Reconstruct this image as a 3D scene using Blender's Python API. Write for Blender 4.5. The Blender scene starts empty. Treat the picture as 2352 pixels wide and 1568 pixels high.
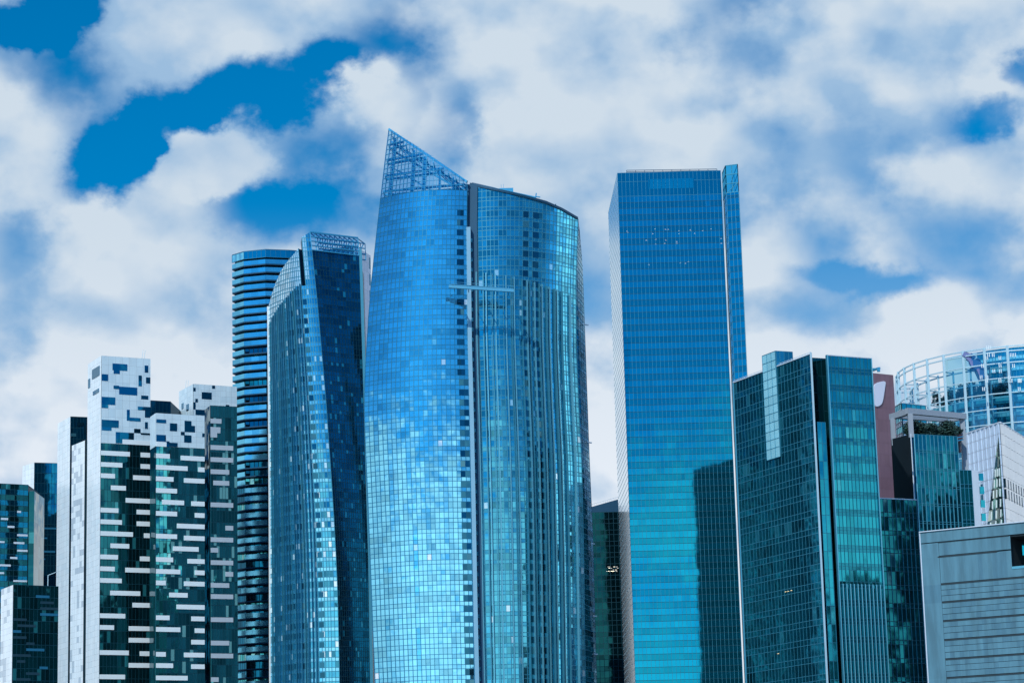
import bpy, math, random
from mathutils import Vector, Matrix
random.seed(7)
SC = bpy.context.scene
COL = SC.collection
R = math.radians

# ------------------------------------------------------------------ camera
F = 5830.0                      # focal length in units of a 2352 px wide frame
PITCH = math.atan(F/28300.0); ROLL = R(1.51)
CAM = Vector((0, 0, 6))
cd = bpy.data.cameras.new('camera'); cam = bpy.data.objects.new('camera', cd); COL.objects.link(cam)
cd.sensor_width = 36; cd.lens = F/2352*36; cd.clip_start = 1; cd.clip_end = 30000
ROT = Matrix.Rotation(R(90)+PITCH, 3, 'X') @ Matrix.Rotation(-ROLL, 3, 'Z')
cam.matrix_world = Matrix.Translation(CAM) @ ROT.to_4x4()
SC.camera = cam
def D(px, py): return ROT @ Vector(((px-1176)/F, (784-py)/F, -1))
def P(px, py, Y):
    d = D(px, py); return CAM + d*(Y/d.y)
def PZ(px, py, z):
    d = D(px, py); return CAM + d*((z-CAM.z)/d.z)
def RP(px, py, A, B):           # where the sight line meets the upright plane through A and B
    d = D(px, py); ux, uy = B.x-A.x, B.y-A.y
    k = ((A.x-CAM.x)*uy-(A.y-CAM.y)*ux)/(d.x*uy-d.y*ux)
    return CAM + d*k

# ------------------------------------------------------------------ light and sky
SUN_AZ, SUN_EL = R(-25), R(40)   # behind the camera, a little to its left
SC.view_settings.view_transform = 'Standard'; SC.view_settings.look = 'None'
SC.view_settings.exposure = 0; SC.view_settings.gamma = 1
sv = Vector((math.sin(SUN_AZ)*math.cos(SUN_EL), -math.cos(SUN_AZ)*math.cos(SUN_EL), math.sin(SUN_EL)))
ld = bpy.data.lights.new('sun', 'SUN'); ld.energy = 3.1; ld.angle = R(0.5); ld.color = (1, .97, .92)
so = bpy.data.objects.new('sun', ld); COL.objects.link(so); so.rotation_euler = sv.to_track_quat('Z', 'Y').to_euler()

W = bpy.data.worlds.new('World'); SC.world = W; W.use_nodes = True
nt = W.node_tree; nt.nodes.clear()
class G:                        # tiny node-graph helper
    def __init__(s, t): s.t = t
    def n(s, k, **kw):
        x = s.t.nodes.new(k)
        for a, b in kw.items(): setattr(x, a, b)
        return x
    def put(s, sock, v):
        if v is None: return
        if hasattr(v, 'is_output'): s.t.links.new(v, sock)
        else:
            if hasattr(sock.default_value, '__len__') and len(sock.default_value) == 4 and len(v) == 3: v = tuple(v)+(1,)
            sock.default_value = v
    def m(s, op, a, b=None, c=None, clamp=False):
        x = s.n('ShaderNodeMath', operation=op, use_clamp=clamp)
        for i, v in enumerate((a, b, c)): s.put(x.inputs[i], v)
        return x.outputs[0]
    def v(s, op, a, b=None, out=0):
        x = s.n('ShaderNodeVectorMath', operation=op)
        s.put(x.inputs[0], a)
        if b is not None: s.put(x.inputs['Scale' if op == 'SCALE' else 1], b)
        return x.outputs[out]
    def mix(s, f, a, b, blend='MIX'):
        x = s.n('ShaderNodeMix', data_type='RGBA', blend_type=blend)
        s.put(x.inputs[0], f); s.put(x.inputs[6], a); s.put(x.inputs[7], b)
        return x.outputs[2]
    def mr(s, v, a, b, c=0., d=1., smooth=True):
        x = s.n('ShaderNodeMapRange', interpolation_type='SMOOTHSTEP' if smooth else 'LINEAR')
        for i, q in enumerate((v, a, b, c, d)): s.put(x.inputs[i], q)
        return x.outputs[0]
    def noise(s, vec, scale, detail=6, rough=.5, out=0, dist=0.):
        x = s.n('ShaderNodeTexNoise'); s.put(x.inputs['Vector'], vec)
        x.inputs['Scale'].default_value = scale; x.inputs['Detail'].default_value = detail
        x.inputs['Roughness'].default_value = rough; x.inputs['Distortion'].default_value = dist
        return x.outputs[out]
    def white(s, vec, out=0, dim='2D'):
        x = s.n('ShaderNodeTexWhiteNoise', noise_dimensions=dim); s.put(x.inputs['Vector'], vec); return x.outputs[out]
g = G(nt)
sky = g.n('ShaderNodeTexSky', sky_type='NISHITA'); sky.sun_disc = False
sky.sun_elevation = SUN_EL; sky.sun_rotation = math.pi-SUN_AZ
sky.air_density = 1.0; sky.dust_density = .3; sky.ozone_density = 2.5
tc = g.n('ShaderNodeTexCoord'); dr = tc.outputs['Generated']
sx = g.n('ShaderNodeSeparateXYZ'); g.put(sx.inputs[0], dr); dx, dy, dz = sx.outputs
SKY_TINT = (.0, .64, 1.02)
CLOUD_HI, CLOUD_LO = (6.2, 7.2, 8.2), (3.3, 5.1, 7.3)
CLOUD_NEAR = (8.0, 8.6, 9.4)
blue = g.mix(1.0, sky.outputs[0], SKY_TINT, 'MULTIPLY')
ay = g.m('MAXIMUM', g.m('ABSOLUTE', dy), .05)
cp = g.n('ShaderNodeCombineXYZ'); g.put(cp.inputs[0], g.m('DIVIDE', dx, ay)); g.put(cp.inputs[1], g.m('DIVIDE', dz, ay))
stretch = g.v('MULTIPLY', dr, (1, 1, 1.25))
wob = g.v('SUBTRACT', g.noise(stretch, 15, 7, .58, out=1), (.5, .5, .5))
pw = g.v('ADD', cp.outputs[0], g.v('MULTIPLY', wob, (.075, .065, 0)))
front = g.m('GREATER_THAN', dy, 0.)
# openings in the cloud deck: (image x, y, half width, half height, tilt deg, strength)
HOLES = [(650,200,210,80,-8,.62), (430,250,230,90,-25,.66), (250,345,165,90,-35,.68), (60,50,130,65,0,.8),
         (590,490,190,100,30,.40), (790,490,150,70,20,.16), (1090,270,80,130,5,.34), (880,90,120,60,-10,.22),
         (1940,650,190,50,12,.40), (2250,240,120,50,-20,.36), (2345,120,70,60,0,.46), (2010,90,90,70,20,.18),
         (25,740,90,50,0,.10), (50,525,90,70,0,.18), (1180,140,90,70,0,.10), (2190,480,140,70,0,.10), (1000,330,60,70,0,.12)]
PUFFS = [(490,350,120,90,0,.85), (1500,300,170,130,0,.12), (2170,420,170,110,0,.14), (1680,560,120,100,0,.1), (860,240,95,90,0,.35), (40,330,130,150,0,.35), (320,90,200,70,-10,.25), (240,560,260,120,20,.2), (1330,240,170,130,0,.2), (1700,150,260,120,0,.15), (2050,760,300,80,0,.2), (380,770,260,70,10,.22), (120,740,160,60,0,.15), (1800,400,150,130,0,.2), (1960,180,140,90,0,.12)]
tot = None
for (hx, hy, hw, hh, ha, hs) in HOLES+[(a,b,c,d,e,-f_) for a,b,c,d,e,f_ in PUFFS]:
    c = D(hx, hy); c = (c.x/c.y, c.z/c.y)
    mp = g.n('ShaderNodeMapping', vector_type='TEXTURE')
    g.put(mp.inputs[0], pw); mp.inputs[1].default_value = (c[0], c[1], 0)
    mp.inputs[2].default_value = (0, 0, -R(ha)); mp.inputs[3].default_value = (hw/F, hh/F, 1)
    L = g.v('LENGTH', mp.outputs[0], out=1)
    q = g.mr(L, 1.35, .25, 0., hs)
    tot = q if tot is None else g.m('ADD', tot, q)
tot = g.m('MULTIPLY', tot, front)
def billow(v, det):             # cottony lumps: smooth cells over fractal noise
    vo = g.n('ShaderNodeTexVoronoi', feature='SMOOTH_F1'); vo.inputs['Scale'].default_value = 23; vo.inputs['Smoothness'].default_value = .55
    g.put(vo.inputs['Vector'], g.v('ADD', v, g.v('MULTIPLY', wob, (.05, .05, .05))))
    f_ = g.m('MULTIPLY_ADD', g.noise(v, 15, det, .50), 1.45, -.26)
    return g.m('ADD', f_, g.m('MULTIPLY_ADD', vo.outputs['Distance'], -.60, .30))
n1 = billow(stretch, 7)
off = g.v('ADD', stretch, (.004, 0, .013))
n2 = billow(off, 4)
elev = g.m('ARCSINE', dz)
backcov = g.mr(elev, R(7.0), R(12.3), .30, -.52)          # behind the camera the cloud thins out higher up
base = g.m('ADD', g.m('MULTIPLY', front, .215), g.m('MULTIPLY', g.m('SUBTRACT', 1., front), backcov))
lowf = g.m('MULTIPLY', g.mr(elev, R(13), R(5)), .25)
dens = g.m('ADD', g.m('SUBTRACT', g.m('ADD', n1, base), tot), g.m('MULTIPLY', lowf, front))
cover = g.mr(dens, .22, .74)
lit = g.m('ADD', g.m('MULTIPLY', g.m('SUBTRACT', n1, n2), 2.5), .46)
big = g.noise(stretch, 7, 3, .5)
lit = g.m('ADD', lit, g.m('MULTIPLY', g.m('SUBTRACT', big, .5), 1.6))
lit = g.m('ADD', lit, g.mr(dens, .5, .95, -.25, .35))
lit = g.m('ADD', lit, g.m('MULTIPLY', lowf, 2.0), clamp=True)
cloud = g.mix(lit, CLOUD_LO, g.mix(g.mr(elev, R(15), R(7)), CLOUD_HI, CLOUD_NEAR))
blue = g.mix(g.m('MULTIPLY', g.mr(elev, R(15), R(11.5), 0., .38), g.mr(dy, -.5, .5, .25, 1.)), blue, CLOUD_LO)   # clear sky pales towards the horizon
skycol = g.mix(cover, blue, cloud)
high = g.mr(elev, R(24), R(55), 1.0, 2.3)                 # high sky scaled up all round, added as ambient fill
skycol = g.v('SCALE', skycol, high)
bright_lobe = g.mr(g.v('DOT_PRODUCT', dr, (.985, .06, .16), out=1), .955, .992, 1.0, 2.1)   # unseen bright patch added at right for the leaf edge to mirror
skycol = g.v('SCALE', skycol, bright_lobe)
backl = g.m('MULTIPLY', g.mr(dy, -.3, -.8), g.mr(elev, R(11.5), R(5.5)))   # hazy sunlit sky low down on the sun side
skycol = g.v('SCALE', skycol, g.m('MULTIPLY_ADD', backl, .45, 1.))
bg = g.n('ShaderNodeBackground'); g.put(bg.inputs[0], skycol); bg.inputs[1].default_value = .1
wo = g.n('ShaderNodeOutputWorld'); nt.links.new(bg.outputs[0], wo.inputs[0])

# ------------------------------------------------------------------ materials
def new_mat(name):
    m = bpy.data.materials.new(name); m.use_nodes = True
    h = G(m.node_tree); b = m.node_tree.nodes['Principled BSDF']
    return m, h, b
def glass(name, f0, dark=.55, pd=.2, light=None, pl=.0, tilt=.012, rough=.05, metal=.93, wave=.02, vary=.25):
    """coated facade glass: every pane leans and tints a little differently"""
    m, h, b = new_mat(name)
    uv = h.n('ShaderNodeUVMap').outputs[0]
    cell = h.v('FLOOR', uv)
    w1 = h.white(cell); wc = h.white(h.v('ADD', cell, (13.7, 5.1, 0)), out=1)
    w2 = h.white(h.v('ADD', cell, (3.3, 71.9, 0)))
    k = h.m('ADD', h.m('MULTIPLY', w2, vary), 1-vary*.6)
    c = h.v('SCALE', f0, k)
    pair = h.white(h.v('FLOOR', h.v('MULTIPLY', cell, (.4, 1, 1))))
    dk = h.m('MULTIPLY', h.m('LESS_THAN', pair, pd), h.m('ADD', h.m('MULTIPLY', w2, .6), .4))
    c = h.mix(dk, c, h.v('SCALE', f0, dark))
    mt = metal
    if light:
        isl = h.m('GREATER_THAN', w1, 1-pl)
        c = h.mix(isl, c, light)
        mt = h.m('SUBTRACT', metal, h.m('MULTIPLY', isl, .35))
    geo = h.n('ShaderNodeNewGeometry')
    nn = h.v('ADD', geo.outputs['Normal'], h.v('MULTIPLY', h.v('SUBTRACT', wc, (.5, .5, .5)), (2*tilt,)*3))
    wv = h.v('SUBTRACT', h.noise(geo.outputs['Position'], .22, 2, .5, out=1), (.5, .5, .5))
    nn = h.v('NORMALIZE', h.v('ADD', nn, h.v('MULTIPLY', wv, (wave*2,)*3)))
    h.put(b.inputs['Base Color'], c); h.put(b.inputs['Metallic'], mt); h.put(b.inputs['Normal'], nn)
    b.inputs['Roughness'].default_value = rough
    return m
def plain(name, col, rough=.5, metal=0., var=.12, scale=.35):
    m, h, b = new_mat(name)
    p = h.n('ShaderNodeNewGeometry').outputs['Position']
    k = h.m('ADD', h.m('MULTIPLY', h.noise(h.v('MULTIPLY', p, (1, 1, .35)), scale, 5, .6), 2*var), 1-var)
    h.put(b.inputs['Base Color'], h.v('SCALE', col, k))
    b.inputs['Roughness'].default_value = rough; b.inputs['Metallic'].default_value = metal
    return m
def panels(name, col, alt, pa=.15, vary=.10, rough=.35, metal=0., dirt=(.93, 1.03)):
    """cladding panels: tone differs from panel to panel"""
    m, h, b = new_mat(name)
    cell = h.v('FLOOR', h.n('ShaderNodeUVMap').outputs[0])
    w1 = h.white(cell); w2 = h.white(h.v('ADD', cell, (9.1, 4.4, 0)))
    c = h.v('SCALE', col, h.m('ADD', h.m('MULTIPLY', w2, vary), 1-vary*.5))
    c = h.mix(h.m('LESS_THAN', w1, pa), c, alt)
    p = h.n('ShaderNodeNewGeometry').outputs['Position']
    c = h.v('SCALE', c, h.mr(h.noise(h.v('MULTIPLY', p, (1, 1, .15)), .5, 4, .6), .3, .7, dirt[0], dirt[1]))
    h.put(b.inputs['Base Color'], c); b.inputs['Roughness'].default_value = rough; b.inputs['Metallic'].default_value = metal
    return m
def clear_glass(name, tint, refl=.3):
    m, h, b = new_mat(name)
    t = h.n('ShaderNodeBsdfTransparent'); h.put(t.inputs[0], tint)
    gl = h.n('ShaderNodeBsdfGlossy'); h.put(gl.inputs[0], (.35, .7, .9)); gl.inputs['Roughness'].default_value = .05
    x = h.n('ShaderNodeMixShader'); x.inputs[0].default_value = refl
    m.node_tree.links.new(t.outputs[0], x.inputs[1]); m.node_tree.links.new(gl.outputs[0], x.inputs[2])
    m.node_tree.links.new(x.outputs[0], m.node_tree.nodes['Material Output'].inputs[0])
    return m
def leafmat(name, col):
    m, h, b = new_mat(name)
    oi = h.n('ShaderNodeNewGeometry').outputs['Random Per Island']
    h.put(b.inputs['Base Color'], h.mix(oi, tuple(c*.5 for c in col), tuple(c*1.5 for c in col)))
    b.inputs['Roughness'].default_value = .7
    return m
def glow(name, col, s):
    m, h, b = new_mat(name)
    h.put(b.inputs['Base Color'], col); h.put(b.inputs['Emission Color'], col); b.inputs['Emission Strength'].default_value = s
    return m
M = dict(
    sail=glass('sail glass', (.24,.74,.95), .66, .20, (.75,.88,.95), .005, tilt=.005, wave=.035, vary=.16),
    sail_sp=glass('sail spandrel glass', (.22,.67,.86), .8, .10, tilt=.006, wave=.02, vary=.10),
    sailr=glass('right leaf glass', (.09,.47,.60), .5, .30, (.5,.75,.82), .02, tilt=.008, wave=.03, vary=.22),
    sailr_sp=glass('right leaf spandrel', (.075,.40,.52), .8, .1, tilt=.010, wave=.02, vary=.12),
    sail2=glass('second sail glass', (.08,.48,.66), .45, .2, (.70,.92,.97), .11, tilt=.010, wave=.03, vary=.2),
    sail2d=glass('second sail dark reflection glass', (.005,.16,.27), .55, .35, (.02,.30,.44), .05, tilt=.005, wave=.015, vary=.25),  # the prism's dark reflection is put into this tint
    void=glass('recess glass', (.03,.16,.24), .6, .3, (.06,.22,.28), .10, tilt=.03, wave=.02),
    blue=glass('blue office glass', (.005,.37,.53), .88, .15, tilt=.0015, wave=.008, vary=.06),
    blue_sp=glass('blue office spandrel', (.004,.29,.40), .9, .1, tilt=.0015, wave=.008, vary=.05),
    sheen=glass('grazing sky reflection glass', (.62,.82,.92), .9, .1, tilt=.0, wave=.001, vary=.06, rough=.12),  # pale sky reflection of edge-on sides is put into this tint
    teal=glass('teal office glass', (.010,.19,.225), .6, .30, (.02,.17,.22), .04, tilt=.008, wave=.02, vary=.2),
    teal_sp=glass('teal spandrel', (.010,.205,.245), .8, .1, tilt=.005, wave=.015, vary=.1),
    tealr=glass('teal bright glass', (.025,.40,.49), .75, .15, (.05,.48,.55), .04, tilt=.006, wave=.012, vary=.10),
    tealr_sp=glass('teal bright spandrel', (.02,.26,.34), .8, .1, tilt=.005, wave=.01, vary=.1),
    tealq=glass('deep teal glass', (.008,.20,.27), .6, .2, (.03,.36,.42), .05, tilt=.008, wave=.03, vary=.15),
    cyan=glass('lift shaft glass', (.42,.85,.92), .9, .2, tilt=.006, vary=.15, metal=.45, rough=.25),
    sail3=glass('cloud reflection shoulder glass', (.70,.90,.97), .7, .12, tilt=.012, wave=.02, vary=.2, metal=.7, rough=.15),  # bright cloud reflection on the shoulder is put into this colour
    pale=plain('pale blue pillar', (.20,.42,.56), .45),
    night=glass('dark ribbon glass', (.012,.13,.155), .5, .3, (.03,.25,.28), .08, tilt=.008, wave=.03, vary=.3),
    nightb=glass('dark blue glass', (.006,.19,.33), .7, .25, tilt=.008, wave=.02, vary=.15),
    nightg=glass('green glare ribbon glass', (.06,.42,.44), .4, .3, (.25,.65,.64), .08, tilt=.016, wave=.05, vary=.3),  # greenish glare on the joined blocks is put into this tint
    parapet=glass('balcony glass', (.18,.62,.82), .8, .12, tilt=.01, wave=.02, vary=.2, rough=.12),
    cream=glass('fin block glass', (.05,.28,.30), .4, .4, tilt=.02),
    white=panels('white cladding', (.62,.78,.84), (.56,.73,.80), .22, .07),
    whiteb=panels('lit-side white cladding', (.84,.93,.95), (.78,.89,.92), .25, .06, .28, .12),  # left walls' brightness is put into a lighter cladding colour
    whitec=panels('chequered white cladding', (.84,.93,.95), (.52,.62,.68), .22, .08, .28, .12),
    bright=plain('white strip', (.78,.88,.90), .4, var=.06),
    palewall=panels('pale wall', (.60,.70,.84), (.56,.66,.80), .3, .06),
    mull=plain('blue metal', (.03,.22,.36), .4, .6),
    mullr=plain('teal metal', (.05,.27,.38), .4, .5),
    mullt=plain('dim teal metal', (.02,.17,.22), .45, .4),
    mullb=plain('light teal metal', (.09,.46,.55), .4, .4),
    mulld=plain('dark metal', (.01,.07,.10), .45, .5),
    fin=plain('fin metal', (.13,.44,.56), .35, .5),
    trim=plain('pale trim', (.62,.72,.80), .4, .2),
    steel=plain('blue steel', (.03,.30,.52), .45, .3),
    palesteel=plain('pale steel', (.45,.66,.74), .45, .2),
    body=plain('dark core', (.010,.05,.075), .5, .2),
    bodyb=plain('blue core', (.005,.065,.13), .5, .3),
    brown=panels('mauve cladding', (.20,.115,.145), (.185,.105,.13), .3, .06, .5),
    sign=plain('lilac white sign', (.66,.70,.80), .4, var=.04),
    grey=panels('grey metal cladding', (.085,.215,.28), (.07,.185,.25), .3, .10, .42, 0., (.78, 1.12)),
    slot=plain('slot shadow gap', (.02,.04,.05), .8),
    frame=plain('pale stone frame', (.29,.35,.41), .5, var=.08),
    maroon=plain('dark bronze', (.06,.035,.045), .5),
    green=glass('green shard glass', (.16,.34,.30), .4, .35, (.5,.6,.52), .2, tilt=.05, wave=.08, vary=.5),
    clear=clear_glass('crown glass', (.55,.80,.95), .18), clear2=clear_glass('clear wall', (.48,.80,.88), .22),
    roof=plain('roof membrane', (.06,.12,.16), .8),
    leaf=leafmat('leaves', (.014,.055,.045)), leaf2=leafmat('terrace leaves', (.012,.10,.12)),
    bark=plain('bark', (.05,.04,.035), .9), lamp=glow('lit lamp', (1,.97,.88), .8),
)

# ------------------------------------------------------------------ mesh helpers
class MB:
    def __init__(s): s.v = []; s.f = []; s.u = []; s.mi = []
    def quad(s, a, b, c, d, uv=None, mi=0):
        i = len(s.v); s.v += [tuple(a), tuple(b), tuple(c), tuple(d)]; s.f.append((i, i+1, i+2, i+3))
        s.u += uv or [(0,0)]*4; s.mi.append(mi)
    def face(s, pts, mi=0, uv=None):
        i = len(s.v); s.v += [tuple(p) for p in pts]; s.f.append(tuple(range(i, i+len(pts)))); s.u += uv or [(p[0]*.3+p[1]*.3, p[2]*.3) for p in pts]; s.mi.append(mi)
    def ribbon(s, pts, outs, sides, w, d, inn=.1, mi=0):
        """rectangular bar swept along pts; outs/sides are unit vectors per point"""
        ring = []
        for p, o, q in zip(pts, outs, sides):
            ring.append([p-q*w/2-o*inn, p+q*w/2-o*inn, p+q*w/2+o*d, p-q*w/2+o*d])
        i = len(s.v)
        for r in ring: s.v += [tuple(x) for x in r]
        for k in range(len(ring)-1):
            a = i+4*k; b = a+4
            for j in range(4):
                j2 = (j+1) % 4
                s.f.append((a+j, a+j2, b+j2, b+j)); s.u += [(0,0)]*4; s.mi.append(mi)
        for a in (i, i+4*(len(ring)-1)):
            s.f.append((a, a+1, a+2, a+3)); s.u += [(0,0)]*4; s.mi.append(mi)
    def bar(s, a, b, w, h=None, mi=0):
        a = Vector(a); b = Vector(b); d = (b-a).normalized(); h = h or w
        up = Vector((0,0,1)) if abs(d.z) < .9 else Vector((0,1,0))
        q = d.cross(up).normalized(); o = q.cross(d).normalized()
        s.ribbon([a, b], [o, o], [q, q], w, h/2, h/2, mi)
    def box(s, c, sx, sy, sz, rot=0., mi=0):
        c = Vector(c); x = Vector((math.cos(rot), math.sin(rot), 0))*sx/2; y = Vector((-math.sin(rot), math.cos(rot), 0))*sy/2; z = Vector((0,0,sz/2))
        s.prism([(c-x-y), (c+x-y), (c+x+y), (c-x+y)], c.z-sz/2, c.z+sz/2, mi)
    def prism(s, poly, z0, z1, mi=0, top=None):
        n = len(poly); lo = [Vector((p[0], p[1], z0)) for p in poly]
        hi = [Vector((p[0], p[1], z1 if top is None else top[i])) for i, p in enumerate(poly)]
        for k in range(n):
            k2 = (k+1) % n; L = (hi[k2]-hi[k]).length/3
            s.face([lo[k], lo[k2], hi[k2], hi[k]], mi, [(k*40, z0/4), (k*40+L, z0/4), (k*40+L, z1/4), (k*40, z1/4)])
        s.face(hi, mi); s.face(lo[::-1], mi)
    def build(s, name, mats, parent=None, smooth=False):
        me = bpy.data.meshes.new(name); me.from_pydata(s.v, [], s.f)
        if not isinstance(mats, (list, tuple)): mats = [mats]
        for m in mats: me.materials.append(m)
        me.polygons.foreach_set('material_index', s.mi)
        uvl = me.uv_layers.new(name='UVMap'); flat = [c for u in s.u for c in u]; uvl.data.foreach_set('uv', flat)
        me.update()
        o = bpy.data.objects.new(name, me); COL.objects.link(o)
        if parent: o.parent = parent
        return o
LOC = {}
def thing(name, label, cat, group=None):
    o = bpy.data.objects.new(name, None); COL.objects.link(o); o.empty_display_size = 5
    o['label'] = label; o['category'] = cat
    if group: o['group'] = group
    return o
def tag(o, label, cat, group=None):
    o['label'] = label; o['category'] = cat
    if group: o['group'] = group
    return o
def lerp(a, b, t): return a+(b-a)*t
class Wall:                     # a facade surface: pos(t, z), seen from the front, t runs left to right
    def __init__(s, A=None, B=None, pos=None, ztop=None):
        s.A, s.B = A, B
        s.pos = pos or (lambda t, z: Vector((lerp(A.x, B.x, t), lerp(A.y, B.y, t), z)))
        s.ztop = ztop
    def top(s, t, z): return min(z, s.ztop(t)) if s.ztop else z
    def n(s, t, z):
        a = s.pos(t+.01, z)-s.pos(t-.01, z); b = s.pos(t, z+.5)-s.pos(t, z-.5)
        return a.cross(b).normalized()
    def side(s, t, z): return (s.pos(t+.01, z)-s.pos(t-.01, z)).normalized()
    def tz(s, px, py):          # image point -> (t, z) on a flat wall
        p = RP(px, py, s.A, s.B); u = s.B-s.A
        return ((p.x-s.A.x)*u.x+(p.y-s.A.y)*u.y)/(u.x**2+u.y**2), p.z
def even(n): return [i/n for i in range(n+1)]
SEED = [0]
def curtain(par, W, cols, zs, rows, mats, mull=None, tran=None, mcols=None, skip=None, pick=None, nseg=1, wall='curtain_wall', band='window_band', split=True):
    """mullions and transoms as one mesh; each storey's run of panes is a window_band under it.
    rows: [(from, to, material index)] as fractions of a storey; mull/tran: (width, depth, material)"""
    SEED[0] += 97; u0 = SEED[0]
    fm = MB(); fmats = []
    if mull:
        fmats.append(mull[2])
        for t in (mcols or cols):
            z0, z1 = zs[0], W.top(t, zs[-1])
            if z1-z0 < .5: continue
            zz = [lerp(z0, z1, k/nseg) for k in range(nseg+1)]
            fm.ribbon([W.pos(t, z) for z in zz], [W.n(t, z) for z in zz], [W.side(t, z) for z in zz], mull[0], mull[1], .25)
    if tran:
        if tran[2] not in fmats: fmats.append(tran[2])
        mi = fmats.index(tran[2])
        for j in range(len(zs)):
            for (a, b, k) in rows:
                if j == len(zs)-1 and a > 0: continue
                z = zs[j] if a == 0 else lerp(zs[j], zs[j+1], a)
                run = []
                tt = cols
                for t in tt:
                    if W.ztop is None or W.ztop(t) > z+.05: run.append(t)
                    else:
                        if len(run) > 1: fm.ribbon([W.pos(q, z) for q in run], [W.n(q, z) for q in run], [Vector((0,0,1))]*len(run), tran[0], tran[1], .25, mi)
                        run = []
                if len(run) > 1: fm.ribbon([W.pos(q, z) for q in run], [W.n(q, z) for q in run], [Vector((0,0,1))]*len(run), tran[0], tran[1], .25, mi)
    root = fm.build(wall, fmats or [M['mull']], par)
    for j in range(len(zs)-1):
        mb1 = MB(); mb2 = MB()
        for ri, (a, b, mi) in enumerate(rows):
            mb = mb1
            za, zb = lerp(zs[j], zs[j+1], a), lerp(zs[j], zs[j+1], b)
            for i in range(len(cols)-1):
                if skip and skip((cols[i]+cols[i+1])/2, j, ri): continue
                mb = mb2 if skip and split and cols[i] > .8 and skip(.77, j, ri) else mb1
                t0, t1 = cols[i], cols[i+1]
                h0, h1 = W.top(t0, zb), W.top(t1, zb)
                if h0 <= za+.02 and h1 <= za+.02: continue
                h0 = max(h0, za); h1 = max(h1, za)
                mk = pick((t0+t1)/2, (za+zb)/2, mi) if pick else mi
                U, V = u0+i, j*len(rows)+ri+u0*.0
                mb.quad(W.pos(t0, za), W.pos(t1, za), W.pos(t1, h1), W.pos(t0, h0), [(U, V+.02), (U+.98, V+.02), (U+.98, V+.98), (U+.02, V+.98)], mk)
        for mb in (mb1, mb2):
            if mb.f: mb.build(band, mats, root)
    return root
def slab(par, W, t0, t1, z0, z1, out, mat, name, inn=.2, nt_=1):
    mb = MB(); SEED[0] += 1
    for i in range(nt_):
        a, b = lerp(t0, t1, i/nt_), lerp(t0, t1, (i+1)/nt_)
        pa, pb, qa, qb = W.pos(a, z0), W.pos(b, z0), W.pos(a, z1), W.pos(b, z1)
        n = W.n((a+b)/2, (z0+z1)/2)
        o = [p+n*out for p in (pa, pb, qb, qa)]; k = [p-n*inn for p in (pa, pb, qb, qa)]
        s = SEED[0]*3.0+i
        uv = [(s,SEED[0]), (s+.98,SEED[0]), (s+.98,SEED[0]+.98), (s,SEED[0]+.98)]
        mb.quad(*o, uv); mb.quad(o[3], o[2], k[2], k[3], uv); mb.quad(k[0], k[1], o[1], o[0], uv)
        if i == 0: mb.quad(k[0], o[0], o[3], k[3], uv)
        if i == nt_-1: mb.quad(o[1], k[1], k[2], o[2], uv)
    return mb.build(name, mat, par)
def panelwall(par, W, nt_, zs, mat, name='side_wall', gap=.025, off=.05):
    mb = MB(); SEED[0] += 53; u0 = SEED[0]
    L = (W.pos(1, zs[0])-W.pos(0, zs[0])).length
    for j in range(len(zs)-1):
        for i in range(nt_):
            a, b = i/nt_+gap/2/L, (i+1)/nt_-gap/2/L; z0, z1 = zs[j]+gap/2, zs[j+1]-gap/2
            n = W.n(.5, z0)*off
            mb.quad(W.pos(a, z0)+n, W.pos(b, z0)+n, W.pos(b, z1)+n, W.pos(a, z1)+n, [(u0+i, j+.01), (u0+i+.98, j+.01), (u0+i+.98, j+.98), (u0+i, j+.98)])
    return mb.build(name, mat, par)
def floors(z0, z1, h):          # storey lines counted down from the top
    n = int((z1-z0)/h); return [z1-h*k for k in range(n, -1, -1)]
def inset(poly, d):
    c = sum((Vector((p[0], p[1], 0)) for p in poly), Vector())/len(poly)
    out = []
    for p in poly:
        v = Vector((p[0], p[1], 0)); k = c-v; out.append(v+k.normalized()*d)
    return out
def block(L, N, Rr, Y, Yd=None):
    """upright block from three roof-corner image points: far left, near, right; all on one level"""
    n = P(N[0], N[1], Y); z = n.z
    l = PZ(L[0], L[1], z) if L else n+Vector((0, Yd or 20, 0)); r = PZ(Rr[0], Rr[1], z)
    return l, n, r, z
def body(par, poly, z1, mat=None, d=.35, z0=0, name='core_wall', roof=True):
    mb = MB(); mb.prism(inset(poly, d), z0, z1-.15); mb.build(name, mat or M['body'], par)
    if roof:
        rb = MB(); rb.prism(inset(poly, d*.6), z1-.14, z1+.06); rb.build('roof', M['roof'], par)
def foliage(name, c, rx, ry, rz, n, s, mat, parent):
    mb = MB(); c = Vector(c); rnd = random.Random(int(c.x*31+c.y*7))
    clumps = [Vector((rnd.uniform(-.7,.7)*rx, rnd.uniform(-.7,.7)*ry, rnd.uniform(-.6,.7)*rz)) for _ in range(9)]
    for _ in range(n):
        k = rnd.choice(clumps); v = Vector((rnd.gauss(0,1), rnd.gauss(0,1), rnd.gauss(0,1))).normalized()*rnd.random()**.4
        p = c+k+Vector((v.x*rx, v.y*ry, v.z*rz))*.5
        a = Vector((rnd.gauss(0,1), rnd.gauss(0,1), rnd.gauss(0,1))).normalized(); b = a.orthogonal().normalized()
        q = s*rnd.uniform(.6,1.4)
        mb.quad(p-a*q-b*q*.5, p+a*q-b*q*.5, p+a*q+b*q*.5, p-a*q+b*q*.5)
    return mb.build(name, mat, parent)

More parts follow.
